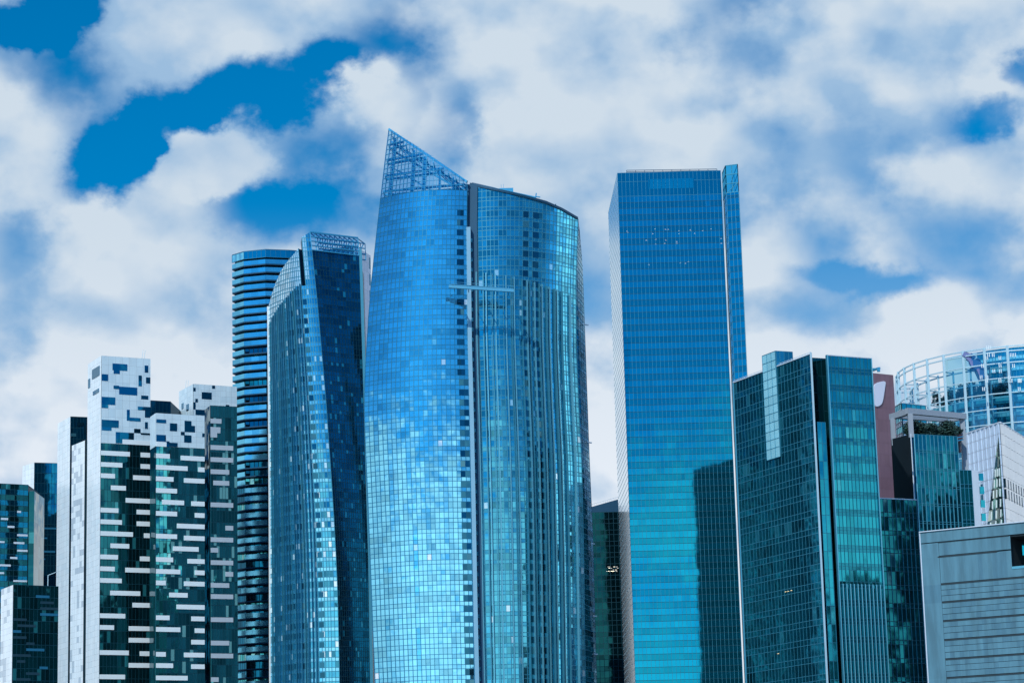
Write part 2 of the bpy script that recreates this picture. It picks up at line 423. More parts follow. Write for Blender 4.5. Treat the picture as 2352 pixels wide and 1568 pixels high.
# ------------------------------------------------------------------ ground and water
mb = MB(); mb.quad((-9000,-9000,-1), (9000,-9000,-1), (9000,15000,-1), (-9000,15000,-1))
o = mb.build('ground', plain('ground paving', (.16,.17,.17), .85, var=.2, scale=.05)); o['kind'] = 'structure'
mw, h, b = new_mat('bay water')
b.inputs['Base Color'].default_value = (.01,.05,.06,1); b.inputs['Roughness'].default_value = .12
bp = h.n('ShaderNodeBump'); bp.inputs['Strength'].default_value = .25
h.put(bp.inputs['Height'], h.noise(h.n('ShaderNodeNewGeometry').outputs['Position'], .35, 5, .6)); h.put(b.inputs['Normal'], bp.outputs[0])
mb = MB(); mb.quad((-2500,20,-.9), (2500,20,-.9), (2500,470,-.9), (-2500,470,-.9))
o = mb.build('water', mw); o['kind'] = 'structure'

def C1(x, y): return (x/1.135/1.7415, (1350+y/1.135)/1.7415)
def C5(x, y): return ((3450+x/1.96)/1.7415, (1300+y/1.96)/1.7415)
def C6(x, y): return ((3450+x/2.008)/1.7415, (1950+y/2.008)/1.7415)

# ------------------------------------------------------------------ white-panelled towers at the left
def bands(par, W, z0, z1, h, n, mat, mull=None, tran=None, rows=None, **k):
    return curtain(par, W, even(n), floors(z0, z1, h), rows or [(0,1,0)], mat if isinstance(mat, list) else [mat], mull or (.10,.05,M['mulld']), tran or (.14,.05,M['mulld']), **k)
def strip_parts(par, W, rects, name, mat, hgt=None, out=.25):
    for r in rects:
        x0, x1, y0 = r[0], r[1], r[2]; y1 = r[3] if len(r) > 3 else y0+21
        ta, za = W.tz(*C1(x0, y0)); tb, _ = W.tz(*C1(x1, y0)); _, zb = W.tz(*C1(x0, y1))
        ta, tb = max(ta, 0), min(tb, 1)
        slab(par, W, ta, tb, zb, za, out, mat, name)

tA = thing('panel_tower', 'tall white-panelled tower with patchwork windows on top, dark glass with white bars below', 'tower')
l, n, r, z = block(C1(400,120), C1(461,82), C1(683,97), 850)
poly = [l, n, r, r+(l-n)]; body(tA, poly, z)
Wf, Wl = Wall(n, r), Wall(l, n)
_, zw = Wf.tz(*C1(461,478)); FH = (Wf.tz(*C1(456,512))[1]-Wf.tz(*C1(452,1527))[1])/19.0
bands(tA, Wf, 40, zw, FH, 14, M['night'])
panelwall(tA, Wf, 7, [zw+(z-zw)*k/10 for k in range(11)], M['white'], 'upper_cladding', off=.12)
strip_parts(tA, Wf, [(510,577,117,147),(515,543,147,163),(461,490,165,195),(628,643,172,220),(662,682,180,207),(540,622,222,257),(515,540,217,232),(640,672,262,279),(461,522,268,302),(461,490,302,318),(575,588,327,376),(588,637,362,378),(625,682,312,328),(657,682,328,362),(461,538,372,405),(461,505,405,420),(657,670,383,413),(608,637,413,432),(638,682,432,440),(525,607,428,459),(525,555,459,478),(656,672,126,158)], 'window', M['nightb'], out=.22)
strip_parts(tA, Wf, [(555,682,462),(457,589,512),(638,682,521),(457,555,564),(638,682,573),(457,521,615),(604,682,624),(503,571,670),(570,682,727),(455,537,771),(620,682,780),(455,553,824),(620,682,833),(455,603,877),(653,682,887),(501,586,933),(453,535,983),(635,682,992),(453,520,1037),(568,682,1043),(453,552,1090),(500,636,1147),(601,681,1202),(451,568,1250),(451,517,1303),(584,680,1308),(584,680,1361),(451,584,1417),(634,680,1422),(584,680,1475),(449,567,1527)], 'white_bar', M['bright'])
panelwall(tA, Wl, 6, floors(20, z, FH/2), M['whiteb'])
strip_parts(tA, Wl, [(420,453,147,190),(402,410,190,230),(424,450,245,262)], 'window', M['nightb'], out=.22)
# stepped slabs beside it
l2, n2, r2, z2 = block(C1(327,490), C1(386,466), C1(395,468), 868)
body(tA, [l2, n2, r2+Vector((2,0,0)), r2+(l2-n2)], z2, roof=True, name='slab_wall'); panelwall(tA, Wall(l2, n2), 6, floors(20, z2, FH/2), M['whitec'])
l3, n3, r3, z3 = block(C1(263,390), C1(320,358), C1(396,361), 886)
body(tA, [l3, n3, r3, r3+(l3-n3)], z3, name='slab_wall'); panelwall(tA, Wall(l3, n3), 5, floors(20, z3, FH/2), M['whiteb'])
W3 = Wall(n3, r3); bands(tA, W3, 40, z3, FH, 5, M['nightb'])
strip_parts(tA, W3, [(348,380,385,400),(378,394,400,434),(322,345,434,448)], 'window', M['void'], out=.2)
mb = MB()
for q in (638, 648): a = RP(*C1(q,95), n, r); mb.bar(a+Vector((0,2,-1)), a+Vector((.6,2,3.4)), .12)
mb.build('antenna', M['palesteel'], tA)

tB = thing('panel_tower', 'joined blocks, white patchwork top over glass with greenish glare and white bars, beside the balcony tower', 'tower')
l, n, r, z = block(C1(683,360), C1(708,342), C1(928,355), 838)
body(tB, [l, n, r, r+(l-n)*1.5], z)
Wf, Wl = Wall(n, r), Wall(l, n)
zw = Wf.tz(*C1(708,492))[1]
bands(tB, Wf, 40, zw, FH, 13, M['nightg'])
panelwall(tB, Wf, 6, [zw+(z-zw)*k/6 for k in range(7)], M['white'], 'upper_cladding', off=.12)
strip_parts(tB, Wf, [(709,753,370,386),(770,803,388,423),(837,868,377,398),(837,884,398,427),(820,837,427,442),(835,868,442,475),(709,752,440,470),(917,928,434,450),(768,805,476,494),(752,768,470,494)], 'window', M['nightb'], out=.22)
strip_parts(tB, Wf, [(708,755,472),(708,770,525),(820,928,535),(708,851,577),(900,928,588),(708,787,629),(835,928,637),(708,803,682),(735,835,735),(868,928,742),(708,803,786),(884,928,795),(803,928,843),(708,803,889),(835,928,898),(785,901,946),(708,785,995),(851,928,1003),(708,818,1049),(884,928,1055),(708,752,1101),(835,928,1105),(768,851,1156),(801,928,1210),(708,769,1259),(868,928,1264),(708,818,1312),(884,928,1318),(868,928,1370),(708,752,1425),(835,928,1428),(708,785,1476),(868,928,1481),(708,851,1532)], 'white_bar', M['bright'])
slab(tB, Wl, 0, .93, zw, z, .1, M['white'], 'side_wall', nt_=3); slab(tB, Wl, 0, 1, 10, zw-.1, .1, M['night'], 'side_wall', nt_=3)
l, n, r, z = block(C1(930,327), C1(955,308), C1(1075,314), 846)
body(tB, [l, n, r, r+(l-n)*2], z, name='wing_wall'); Wf = Wall(n, r)
bands(tB, Wf, 40, z, FH, 9, M['nightg']); slab(tB, Wall(l, n), 0, 1, 10, z, .1, M['night'], 'side_wall', nt_=3)
strip_parts(tB, Wf, [(955,1005,367),(955,1000,405,432),(955,985,432,452),(955,1058,487),(955,1058,542),(955,1040,597),(968,1040,648),(955,1058,747),(1023,1058,853),(955,1058,905),(955,990,953),(955,1058,1009),(1023,1058,1062),(955,1040,1112),(955,1058,1163),(955,1058,1268),(955,1040,1374),(955,1058,1432),(955,992,1540)], 'grey_bar', plain('shaded strip', (.42,.50,.56), .4), out=.2)
mb = MB()
for q in (886, 896): a = RP(*C1(q,350), n, r); mb.bar(a+Vector((-4,4,-2)), a+Vector((-3.3,4,1.6)), .12)
mb.build('antenna', M['palesteel'], tB)

tC = thing('panel_tower', 'white cladded tower top with a few small dark square windows, behind the joined blocks', 'tower')
l, n, r, z = block(C1(813,245), C1(877,210), C1(1075,223), 900)
body(tC, [l, n, r, r+(l-n)], z); Wf = Wall(n, r)
panelwall(tC, Wf, 8, floors(20, z, 2), M['white'], 'front_cladding', off=.12); panelwall(tC, Wall(l, n), 5, floors(20, z, 2), M['white'])
strip_parts(tC, Wf, [(877,887,227,243),(962,975,217,231),(915,960,247,278),(886,897,277,293),(877,887,293,325),(1024,1040,305,318),(887,935,326,350)], 'window', M['nightb'], out=.22)
strip_parts(tC, Wall(l, n), [(848,858,305,333),(826,834,300,325)], 'window', M['nightb'], out=.22)
mb = MB()
for q in (838, 848): a = RP(*C1(q,228), l, n); mb.bar(a+Vector((0,1,-2)), a+Vector((.5,1,3)), .12)
mb.build('antenna', M['palesteel'], tC)

tD = thing('office_block', 'small dark blue glass block peeping out between two white-panelled towers', 'building')
l, n, r, z = block(None, C1(670,284), C1(775,290), 890)
body(tD, [l, n, r, r+Vector((1,20,0))], z); bands(tD, Wall(n, r), 40, z, FH, 6, M['nightb'])

# far left
tE = thing('office_block', 'dark teal glass block cut off by the left edge, dotted with small white bars', 'building')
l, n, r, z = block(None, (-60,1107), (65,1113), 900)
body(tE, [l, n, r, r+Vector((0,22,0))], z); Wf = Wall(n, r)
bands(tE, Wf, 40, z, 3.9, 12, [M['nightb'], M['night']], rows=[(0,.5,0),(.5,1,1)])
r_ = P(79,1126,r.y+.6); body(tE, [r+Vector((.1,.5,0)), r_, r_+Vector((0,20,0)), r+Vector((.1,20,0))], r_.z, M['night'], name='dark_reflection_block')  # added block stands in for a dark reflection on the wall behind
strip_parts(tE, Wf, [(78,95,785,794),(4,36,817,826),(34,65,853,862),(78,125,891,900),(-10,20,922,930),(62,110,926,935),(78,125,961,970),(46,78,994,1003),(-10,48,1027,1036),(-10,18,1063,1071),(60,122,1099,1107)], 'white_bar', M['trim'], out=.2)
tF = thing('office_block', 'blue glass block with a pale left wall, rising behind the dark teal block', 'building')
l, n, r, z = block((52,1070), (79,1062), (150,1064), 950)
body(tF, [l, n, r, r+(l-n)], z); bands(tF, Wall(n, r), 40, z, 3.9, 9, M['nightb'])
panelwall(tF, Wall(l, n), 4, floors(20, z, 2), M['whiteb'])
strip_parts(tF, Wall(n, r), [(160,256,860,868),(150,215,905,912),(165,250,965,974),(150,205,1000,1007)], 'grey_bar', M['mull'], out=.15)
tG = thing('office_block', 'low dark block with a white left end wall, in the bottom left corner', 'building')
l, n, r, z = block((3,1353), (31,1342), (134,1346), 790)
body(tG, [l, n, r, r+(l-n)], z); Wf = Wall(n, r)
bands(tG, Wf, 40, z, 3.7, 11, M['night']); panelwall(tG, Wall(l, n), 4, floors(20, z, 1.85), M['whitec'])
rnd = random.Random(5)
for k in range(16):
    a = rnd.choice([0,.1,.2,.3,.5,.6]); w = rnd.choice([.18,.3,.4]); zz = z-3-k*1.85*.999
    slab(tG, Wf, a, min(a+w, 1), zz-.8, zz, .12, M['body'] if k % 3 else M['mull'], 'spandrel')
mb = MB(); a = P(110,1343,797); mb.bar(a+Vector((0,0,-1)), a+Vector((0,0,3.2)), .2); mb.bar(a+Vector((0,0,3.1)), a+Vector((2.4,0,4.0)), .16)
tag(mb.build('roof_davit', M['palesteel']), 'thin pale davit arm standing on the low dark block bottom left', 'davit')

# ------------------------------------------------------------------ balcony tower
tH = thing('apartment_tower', 'blue apartment tower with angled balconies on every floor, left of the curved fin tower', 'tower')
YH = 950; zt = P(560,600,YH).z; ztop = P(560,577,YH).z
bl = [PZ(533,608,zt), PZ(560,600,zt), PZ(610,595,zt), PZ(668,597,zt), PZ(720,601,zt)]
bl = [Vector((p.x, p.y, 0)) for p in bl]
back = [bl[-1]+Vector((0,24,0)), bl[0]+Vector((0,10,0))]
inn = [p+Vector((.8 if i == 0 else 0, 2.6, 0)) for i, p in enumerate(bl)]
mb = MB(); mb.prism(inn+back, 0, ztop-.3); mb.build('core_wall', M['body'], tH)
mb = MB(); mb.prism([p+Vector((0,.6,0)) for p in bl]+back, ztop-.25, ztop+.15); mb.build('roof', M['bodyb'], tH)
for i in range(4):              # glazed top storey behind a tall screen
    Wc = Wall(bl[i]+Vector((0,.3,0)), bl[i+1]+Vector((0,.3,0)))
    curtain(tH, Wc, even(3 if i == 0 else 5), [zt+.9, ztop-.2], [(0,1,0)], [M['blue'] if i else M['sail']], (.14,.1,M['mull']), (.16,.1,M['mull']), wall='top_screen', band='window_band')
hH = 19.3/F*YH
rnd = random.Random(11)
nb = 52
for j in range(nb):
    z1 = zt-hH*j; hp = 1.75
    sb = MB(); sb.prism(bl+[p for p in inn[::-1]], z1-hp-.42, z1-hp-.02)
    bal = sb.build('balcony', M['bodyb'], tH)
    for i in range(4):
        if j > 4 and ((i == 1 and rnd.random() < .22) or (i == 0 and j > 26 and rnd.random() < .45)) : continue
        a, b_ = bl[i], bl[i+1]
        Wp = Wall(a, b_); slab(bal, Wp, 0.0 if i else .01, .995, z1-hp, z1-.02, .06, M['parapet'], 'parapet', inn=.06, nt_=3)
    mbw = MB(); SEED[0] += 31
    for i in range(4):
        a, b_ = inn[i]+Vector((0,-.06,0)), inn[i+1]+Vector((0,-.06,0)); kk = 5
        for q in range(kk):
            t0, t1 = q/kk+.015, (q+1)/kk-.015
            p0, p1 = lerp(a, b_, t0), lerp(a, b_, t1)
            zb, zc = z1-hp+.1, z1+1.0
            mbw.quad((p0.x,p0.y,zb), (p1.x,p1.y,zb), (p1.x,p1.y,zc), (p0.x,p0.y,zc), [(SEED[0]+i*9+q, j), (SEED[0]+i*9+q+.9, j), (SEED[0]+i*9+q+.9, j+.9), (SEED[0]+i*9+q, j+.9)])
    mbw.build('window_band', M['sail2d'] if j % 3 else M['nightg'], tH)

# ------------------------------------------------------------------ pale slab tower seen in the gap
tI = thing('slab_tower', 'thin strip of plain white tower seen in the gap between the two curved glass towers', 'tower')
n = P(812,563,1010); z = n.z; r = PZ(851,587,z); Wf = Wall(n, r)
body(tI, [n, r, r+Vector((-25,15,0)), n+Vector((-25,15,0))], z); panelwall(tI, Wf, 5, floors(10, z, 4), M['palewall'], 'front_cladding', gap=.04)
r2 = P(862,760,1030); z2 = r2.z; n2 = P(830,745,1024)
mb = MB(); mb.prism([n2, r2, r2+Vector((0,20,0)), n2+Vector((0,20,0))], 0, z2); mb.build('lower_wing', M['palewall'], tI)
for k in range(3): slab(tI, Wf, .90, .985, z-6-k*7, z-1.2-k*7, .12, M['nightb'], 'window')

# ------------------------------------------------------------------ curved surfaces: boundary curves
def curve(pts, Y):
    q = [P(x, y, Y(y) if callable(Y) else Y) for x, y in pts]; q.sort(key=lambda p: p.z)
    def f(z):
        for a, b in zip(q, q[1:]):
            if z <= b.z or b is q[-1]:
                t = (z-a.z)/(b.z-a.z); return a+(b-a)*t
        return q[-1]
    return f
def bulge_wall(L, Rr, amt, ztop=None):
    def pos(t, z):
        a, b = L(z), Rr(z); p = a+(b-a)*t
        return Vector((p.x, p.y-amt*4*t*(1-t), z))
    return Wall(pos=pos, ztop=ztop)
def loft(par, W, zs, depth, mat, name='core_wall', ts=None, insetv=.5, xr=0.):
    ts = ts or even(10); mb = MB(); rings = []
    for z in zs:
        fr = [W.pos(lerp(.01,.99,t), W.top(t, z)-(.0 if W.ztop is None else .3)) for t in ts]; fr = [p+Vector((0,insetv,0)) for p in fr]
        rings.append(fr+[fr[-1]+Vector((xr,depth,0)), fr[0]+Vector((0,depth*.8,0))])
    for a, b in zip(rings, rings[1:]):
        m = len(a)
        for k in range(m): mb.face([a[k], a[(k+1)%m], b[(k+1)%m], b[k]])
    mb.face(rings[-1]); mb.face(rings[0][::-1]); return mb.build(name, mat, par)

# ------------------------------------------------------------------ second curved tower with fins and dark prism
tJ = thing('sail_tower', 'curved tower with sloping glass shoulder, vertical fins and a dark prism with truss crown', 'tower')
YJ = 845
edge = curve([(712,533),(718,593),(727,674),(738,800),(749,923),(754,1000),(763,1123),(770,1240),(775,1350),(778,1467),(780,1568),(784,1985)], YJ)
lft = curve([(617,560),(617,705),(619,900),(621,1200),(622,1568),(624,1985)], YJ+16)
rgt = curve([(822,545),(825,600),(829,740),(833,860),(836,976),(840,1120),(845,1280),(849,1542),(856,1985)], YJ+10)
topc = [(0.0,705),(.04,690),(.10,672),(.2,649),(.35,622),(.5,604),(.62,590),(.7195,577)]
WL0 = bulge_wall(lft, edge, 5.0)
def py_top(t):
    if t > .722: return None
    for (a, ya), (b_, yb) in zip(topc, topc[1:]):
        if t <= b_: return lerp(ya, yb, (t-a)/(b_-a))
    return topc[-1][1]
znotch = P(695,662,YJ+4).z; zcrown = P(712,533,YJ).z
def ztL(t):
    if t < .722:
        return P(617+t*102, py_top(t), YJ+16*(1-t)).z
    if t < .815: return znotch
    return lerp(P(700,548,YJ+2).z, zcrown, (t-.815)/.185)
WL = Wall(pos=WL0.pos, ztop=ztL)
hJ = 3.33
zs = floors(48, zcrown, hJ)
colsJ = [0,.04,.08,.12,.16,.2,.24,.28,.32,.36,.40,.44,.48,.52,.56,.60,.64,.68,.7215,.7225,.77,.8145,.8155,.86,.90,.95,1.0]
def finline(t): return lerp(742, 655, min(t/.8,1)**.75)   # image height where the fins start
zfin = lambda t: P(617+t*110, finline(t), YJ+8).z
def skJ(t, j, ri): return .7215 < t < .815 and zs[j] > znotch-.1
rowsJ = [(0,.38,1),(.38,1,0)]
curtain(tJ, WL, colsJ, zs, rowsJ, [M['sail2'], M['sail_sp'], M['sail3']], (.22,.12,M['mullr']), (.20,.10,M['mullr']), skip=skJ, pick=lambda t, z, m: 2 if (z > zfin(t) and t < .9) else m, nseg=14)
loft(tJ, Wall(pos=WL0.pos, ztop=lambda t: min(ztL(t), ztL(min(t+.02,.7))) if t < .72 else znotch), [0,20,48]+zs[::4]+[zcrown], 26, M['bodyb'], ts=even(24))
mbn = MB()                                                  # inner return of the notch
pa, pb = WL.pos(.722, znotch), WL.pos(.722, ztL(.72)); q = Vector((3.2,6,0))
mbn.face([pa+Vector((0,.3,0)), pa+q, pb+q, pb+Vector((0,.3,0))])
mbn.face([WL.pos(.8155, znotch), WL.pos(.8155, znotch)+Vector((-1,7,0)), WL.pos(.8155, ztL(.82))+Vector((-1,7,0)), WL.pos(.8155, ztL(.82))])
mbn.build('notch_wall', M['bodyb'], tJ)
for i, t in enumerate([.055,.10,.135,.17,.215,.25,.29,.33,.365,.42,.455,.50,.55,.595,.65,.70]):   # each fin runs the height of the tower
    fb = MB(); z1 = zfin(t); zz = [lerp(45, z1, k/14) for k in range(15)]
    fb.ribbon([WL.pos(t, q) for q in zz], [WL.n(t, q) for q in zz], [WL.side(t, q) for q in zz], .30 if i % 2 else .18, .7, .1); fb.build('fin', M['mull'] if i % 4 else M['mullr'], tJ)
for j in range(len(zs)-1):                                  # stacks of recessed balconies between the fins
    if zs[j+1] > zfin(.6)-1: continue
    for (a, b_) in ((.30,.345), (.505,.55), (.735,.80)):
        if (a != .735 and (j+int(a*100)) % 2): continue
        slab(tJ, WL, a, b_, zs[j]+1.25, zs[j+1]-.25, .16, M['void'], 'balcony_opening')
mb = MB()
zz = [lerp(40, ztL(0)+.2, k/14) for k in range(15)]
mb.ribbon([WL.pos(0, q) for q in zz], [WL.n(0.01, q) for q in zz], [WL.side(0.01, q) for q in zz], .5, .5, .3); mb.build('edge_trim', M['bright'], tJ)
WD = bulge_wall(edge, rgt, -.6)
zsD = floors(48, P(712,574,YJ).z, hJ)
colD = even(15)
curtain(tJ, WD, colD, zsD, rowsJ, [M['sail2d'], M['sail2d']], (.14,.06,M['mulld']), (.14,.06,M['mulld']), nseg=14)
loft(tJ, WD, [0,20]+zsD[::4]+[zsD[-1]], 28, M['body'], name='prism_core')
# open crown
WT = Wall(pos=WD.pos); zc0 = zsD[-1]; cr = MB()
for t in even(10):
    cr.bar(WD.pos(t, zc0), WD.pos(t, zcrown-.2), .3); cr.bar(WD.pos(t, zc0)+Vector((2,7,0)), WD.pos(t, zcrown-.4)+Vector((2,7,0)), .28)
    cr.bar(WD.pos(t, zcrown-.3), WD.pos(t, zcrown-.5)+Vector((2,7,0)), .3)
for k in range(5): cr.bar(WD.pos(0, lerp(zc0, zcrown, k/4)), WD.pos(1, lerp(zc0, zcrown, k/4)), .34 if k < 4 else .5)
for k in (.0,.33,.36,.7,1.): cr.bar(WD.pos(0, lerp(zc0, zcrown-.4, k))+Vector((2,7,0)), WD.pos(1, lerp(zc0, zcrown-.4, k))+Vector((2,7,0)), .34)
for k in range(10):
    a, b_ = k/10, (k+1)/10
    cr.bar(WD.pos(a, lerp(zc0,zcrown,.45))+Vector((1.8,5.2,0)), WD.pos(b_, zcrown-.5)+Vector((1.8,5.2,0)), .3)
cr.build('crown_truss', M['steel'], tJ)
gb = MB(); gb.face([WD.pos(0,zc0)+Vector((0,.2,0)), WD.pos(1,zc0)+Vector((0,.2,0)), WD.pos(1,zcrown)+Vector((0,.2,0)), WD.pos(0,zcrown)+Vector((0,.2,0))]); gb.build('crown_glass', M['clear'], tJ)
wb = MB(); a = rgt(P(829,575,YJ+12).z); zz = [lerp(30, a.z, k/10) for k in range(11)]
wb.ribbon([rgt(q)+Vector((.2,.3,0)) for q in zz], [Vector((1,0,0))]*11, [Vector((0,-1,0))]*11, .6, .9, .1); wb.build('edge_trim', M['mullr'], tJ)

# ------------------------------------------------------------------ the big twin-leaf tower
tK = thing('sail_tower', 'tallest tower, two curved glass leaves, pointed see-through crown and pale pillar between', 'tower')
YK = 766
kl = curve([(893,297),(885,360),(877,430),(868,510),(858,600),(850,680),(845,750),(840,830),(837,900),(837,960),(840,1040),(843,1100),(848,1220),(853,1350),(857,1460),(862,1568),(872,1985)], YK+7)
kr = curve([(1071,300),(1073,418),(1072,520),(1073,600),(1075,781),(1079,950),(1083,1200),(1087,1390),(1091,1568),(1100,1985)], YK)
zA = P(893,297,YK+7).z; zB = P(1074,418,YK).z
WK0 = bulge_wall(kl, kr, 4.5)
wide = kr(zB)-kl(zB)
def ztK(t):
    # the roof edge runs straight from the tip to the pillar
    return lerp(zA+.0, zB, max(0, min(1, (t-0)/1.0)))
def posK(t, z):                 # above the pillar the columns stay upright, the left edge keeps leaning
    return WK0.pos(t, z)
WKL = Wall(pos=posK, ztop=ztK)
hK = 24.0/F*YK
zc = P(980,440,YK).z
zsK = floors(55, zc, hK)
NK = 23
colK = even(NK)
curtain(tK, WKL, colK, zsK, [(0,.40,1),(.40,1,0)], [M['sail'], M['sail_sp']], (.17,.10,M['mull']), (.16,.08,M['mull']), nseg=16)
zsC = [zc+hK*.5*k for k in range(0, 15)]
cwl = curtain(tK, WKL, colK, [z for z in zsC if z < zA+2]+[zA+2], [(0,1,0)], [M['clear']], (.12,.08,M['steel']), (.12,.08,M['steel']), nseg=6, wall='crown_screen', band='crown_glass')
tr = MB()                       # trusses inside the crown
pt = lambda t, z, d: WKL.pos(t, z)+Vector((0, d, 0))
tr.bar(WKL.pos(0,zA)+Vector((0,-.1,0)), WKL.pos(1,zB)+Vector((0,-.1,0)), .7, .7); tr.bar(pt(0.03,zA-3,4), pt(1,zB-1.2,4), .6); tr.bar(pt(0.05,zA-5,8), pt(1,zB-1.5,9), .6)
for q in range(4):
    zq = zc+hK*(.9+1.6*q)
    e = (zA-zq)/(zA-zB); e = max(.05, min(1, e)) - .02
    for d in (2.5, 7): tr.bar(pt(0.02,zq,d), pt(e,zq-.3,d), .6)
    tr.bar(pt(.02,zq,2.5), pt(.02,zq,9), .35)
for t in (.1,.36,.50,.68,.84):
    for d in (3, 8): tr.bar(pt(t,zc-.5,d), pt(t,ztK(t)-1.0,d), .55 if t != .50 else .9)
for k in range(10):
    t = .06+k*.09; zt_ = ztK(min(t+.14,1))-1.5
    if zt_ > zc+1:
        tr.bar(pt(t, min(ztK(t)-2, zt_+3.5), 5.5), pt(min(t+.18,1), max(zc, zt_-2.5), 5.5), .3)
        tr.bar(pt(t, max(zc, zt_-6), 4.5), pt(min(t+.2,1), max(zc, zt_-9.5), 4.5), .3)
        tr.bar(pt(t, ztK(t)-1, 2.5), pt(t+.02, ztK(t)-1.8, 8.5), .35)
tr.build('crown_truss', M['steel'], tK)
loft(tK, Wall(pos=WK0.pos), [0,30]+zsK[::4]+[zsK[-1]], 30, M['bodyb'], insetv=.6)
# pillar and the two stacks of loggias beside it
pr = curve([(1085,418),(1080,520),(1081,600),(1083,781),(1088,950),(1094,1200),(1097,1390),(1101,1568),(1110,1985)], YK-.3)
pil = MB(); zz = [lerp(0, P(1078,522,YK).z, k/16) for k in range(17)]
pil.ribbon([(kr(q)+pr(q))/2+Vector((0,.1,0)) for q in zz], [Vector((0,-1,0))]*17, [Vector((1,0,0))]*17, 1.25, .5, 3); pil.build('pillar', M['pale'], tK)
rc = MB(); zz = [lerp(0, zB-.3, k/16) for k in range(17)]
for a, b_ in zip(zz, zz[1:]): rc.face([kr(a)+Vector((-.6,1.6,0)), kr(a)+Vector((3.2,1.6,0)), kr(b_)+Vector((3.2,1.6,0)), kr(b_)+Vector((-.6,1.6,0))])
rc.build('recess_wall', plain('recess metal', (.004,.08,.16), .6), tK)
zlt = P(1050,500,YK).z
for j in range(len(zsK)-1):
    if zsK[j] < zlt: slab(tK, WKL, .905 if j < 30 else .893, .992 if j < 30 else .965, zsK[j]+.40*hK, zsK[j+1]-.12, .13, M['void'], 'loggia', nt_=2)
# right leaf
YR = 768
rl = curve([(1079,400),(1080,520),(1082,600),(1084,781),(1089,950),(1095,1200),(1098,1390),(1102,1568),(1112,1985)], YR+1)
rr = curve([(1328,500),(1323,650),(1324,806),(1330,950),(1336,1058),(1341,1300),(1344,1534),(1350,1985)], YR+16)
re = curve([(1329,503),(1338,612),(1344,775),(1354,1053),(1362,1230),(1371,1568),(1383,1985)], YR+30)
WR0 = bulge_wall(rl, rr, 7.5)
zr0, zr1 = P(1090,424,YR+1).z, P(1328,503,YR+16).z
tops = [(0,424),(.12,430),(.3,440),(.5,452),(.7,466),(.85,482),(1.0,503)]
def ztR(t):
    for (a, ya), (b_, yb) in zip(tops, tops[1:]):
        if t <= b_+1e-6:
            y = lerp(ya, yb, (t-a)/(b_-a)); return P(lerp(1085,1328,t), y, YR+1+15*t-7.5*4*t*(1-t)).z
    return zr1
WKR = Wall(pos=WR0.pos, ztop=ztR)
zsR = floors(55, zsK[-1]+2*hK, hK)
zsR = zsR+[zsR[-1]+hK*.6]
colR = [0,.035,.07,.11,.15,.185,.22,.26,.30,.335,.37,.41,.45,.485,.505,.54,.575,.595,.63,.665,.70,.735,.77,.80,.83,.86,.89,.92,.945,.97,1.0]
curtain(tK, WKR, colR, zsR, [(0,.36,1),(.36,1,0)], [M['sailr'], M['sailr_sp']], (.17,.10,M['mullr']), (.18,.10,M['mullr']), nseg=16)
loft(tK, Wall(pos=WR0.pos, ztop=ztR), [0,30]+zsR[::4]+[zsR[-1]+1, zr0+1], 30, M['bodyb'], insetv=.6, ts=even(14), name='leaf_core')
rb = MB(); pts = [WKR.pos(t, ztR(t)) for t in even(20)]       # folded roof edge
rb.ribbon(pts, [Vector((0,0,1))]*21, [Vector((0,-1,0))]*21, 1.0, .5, .3)
hump = [(0,419),(.2,430),(.45,447),(.62,462)]
for (a, ya), (b_, yb) in zip(hump, hump[1:]):
    p, q = P(lerp(1085,1328,a), ya, YR+9), P(lerp(1085,1328,b_), yb, YR+9)
    p2, q2 = WKR.pos(a, ztR(a)), WKR.pos(b_, ztR(b_)); rb.face([p2, q2, q, p])
rb.build('roof_edge', M['bodyb'], tK)
zfR = lambda t: P(lerp(1095,1328,t), lerp(636,672,t), YR+8).z
for i, t in enumerate([.03,.055,.12,.145,.20,.23,.30,.325,.38,.40,.475,.52,.545,.59,.635,.66,.705,.73,.78,.80,.85,.93]):
    fb = MB(); zz = [lerp(50, zfR(t), k/16) for k in range(17)]
    fb.ribbon([WKR.pos(t, q) for q in zz], [WKR.n(t, q) for q in zz], [WKR.side(t, q) for q in zz], .30 if i % 2 else .22, .8, .1); fb.build('fin', M['fin'] if i % 2 else M['mullr'], tK)
zl2 = P(1200,497,YR).z
for j in range(len(zsR)-2):
    if zsR[j] < P(1090,545,YR).z:                           # sill across the recess beside the pillar
        mb = MB(); a, b_ = kr(zsR[j])+Vector((1.0,.7,0)), rl(zsR[j])+Vector((.25,.5,0)); mb.bar(a, b_, 1.2, hK*.36); mb.build('ledge', M['mullb'], tK)
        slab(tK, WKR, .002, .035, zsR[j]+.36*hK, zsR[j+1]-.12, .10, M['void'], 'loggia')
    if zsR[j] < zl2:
        slab(tK, WKR, .487, .535, zsR[j]+.36*hK, zsR[j+1]-.12, .14, M['void'], 'loggia'); slab(tK, WKR, .58, .632, zsR[j]+.36*hK, zsR[j+1]-.12, .14, M['void'], 'loggia')
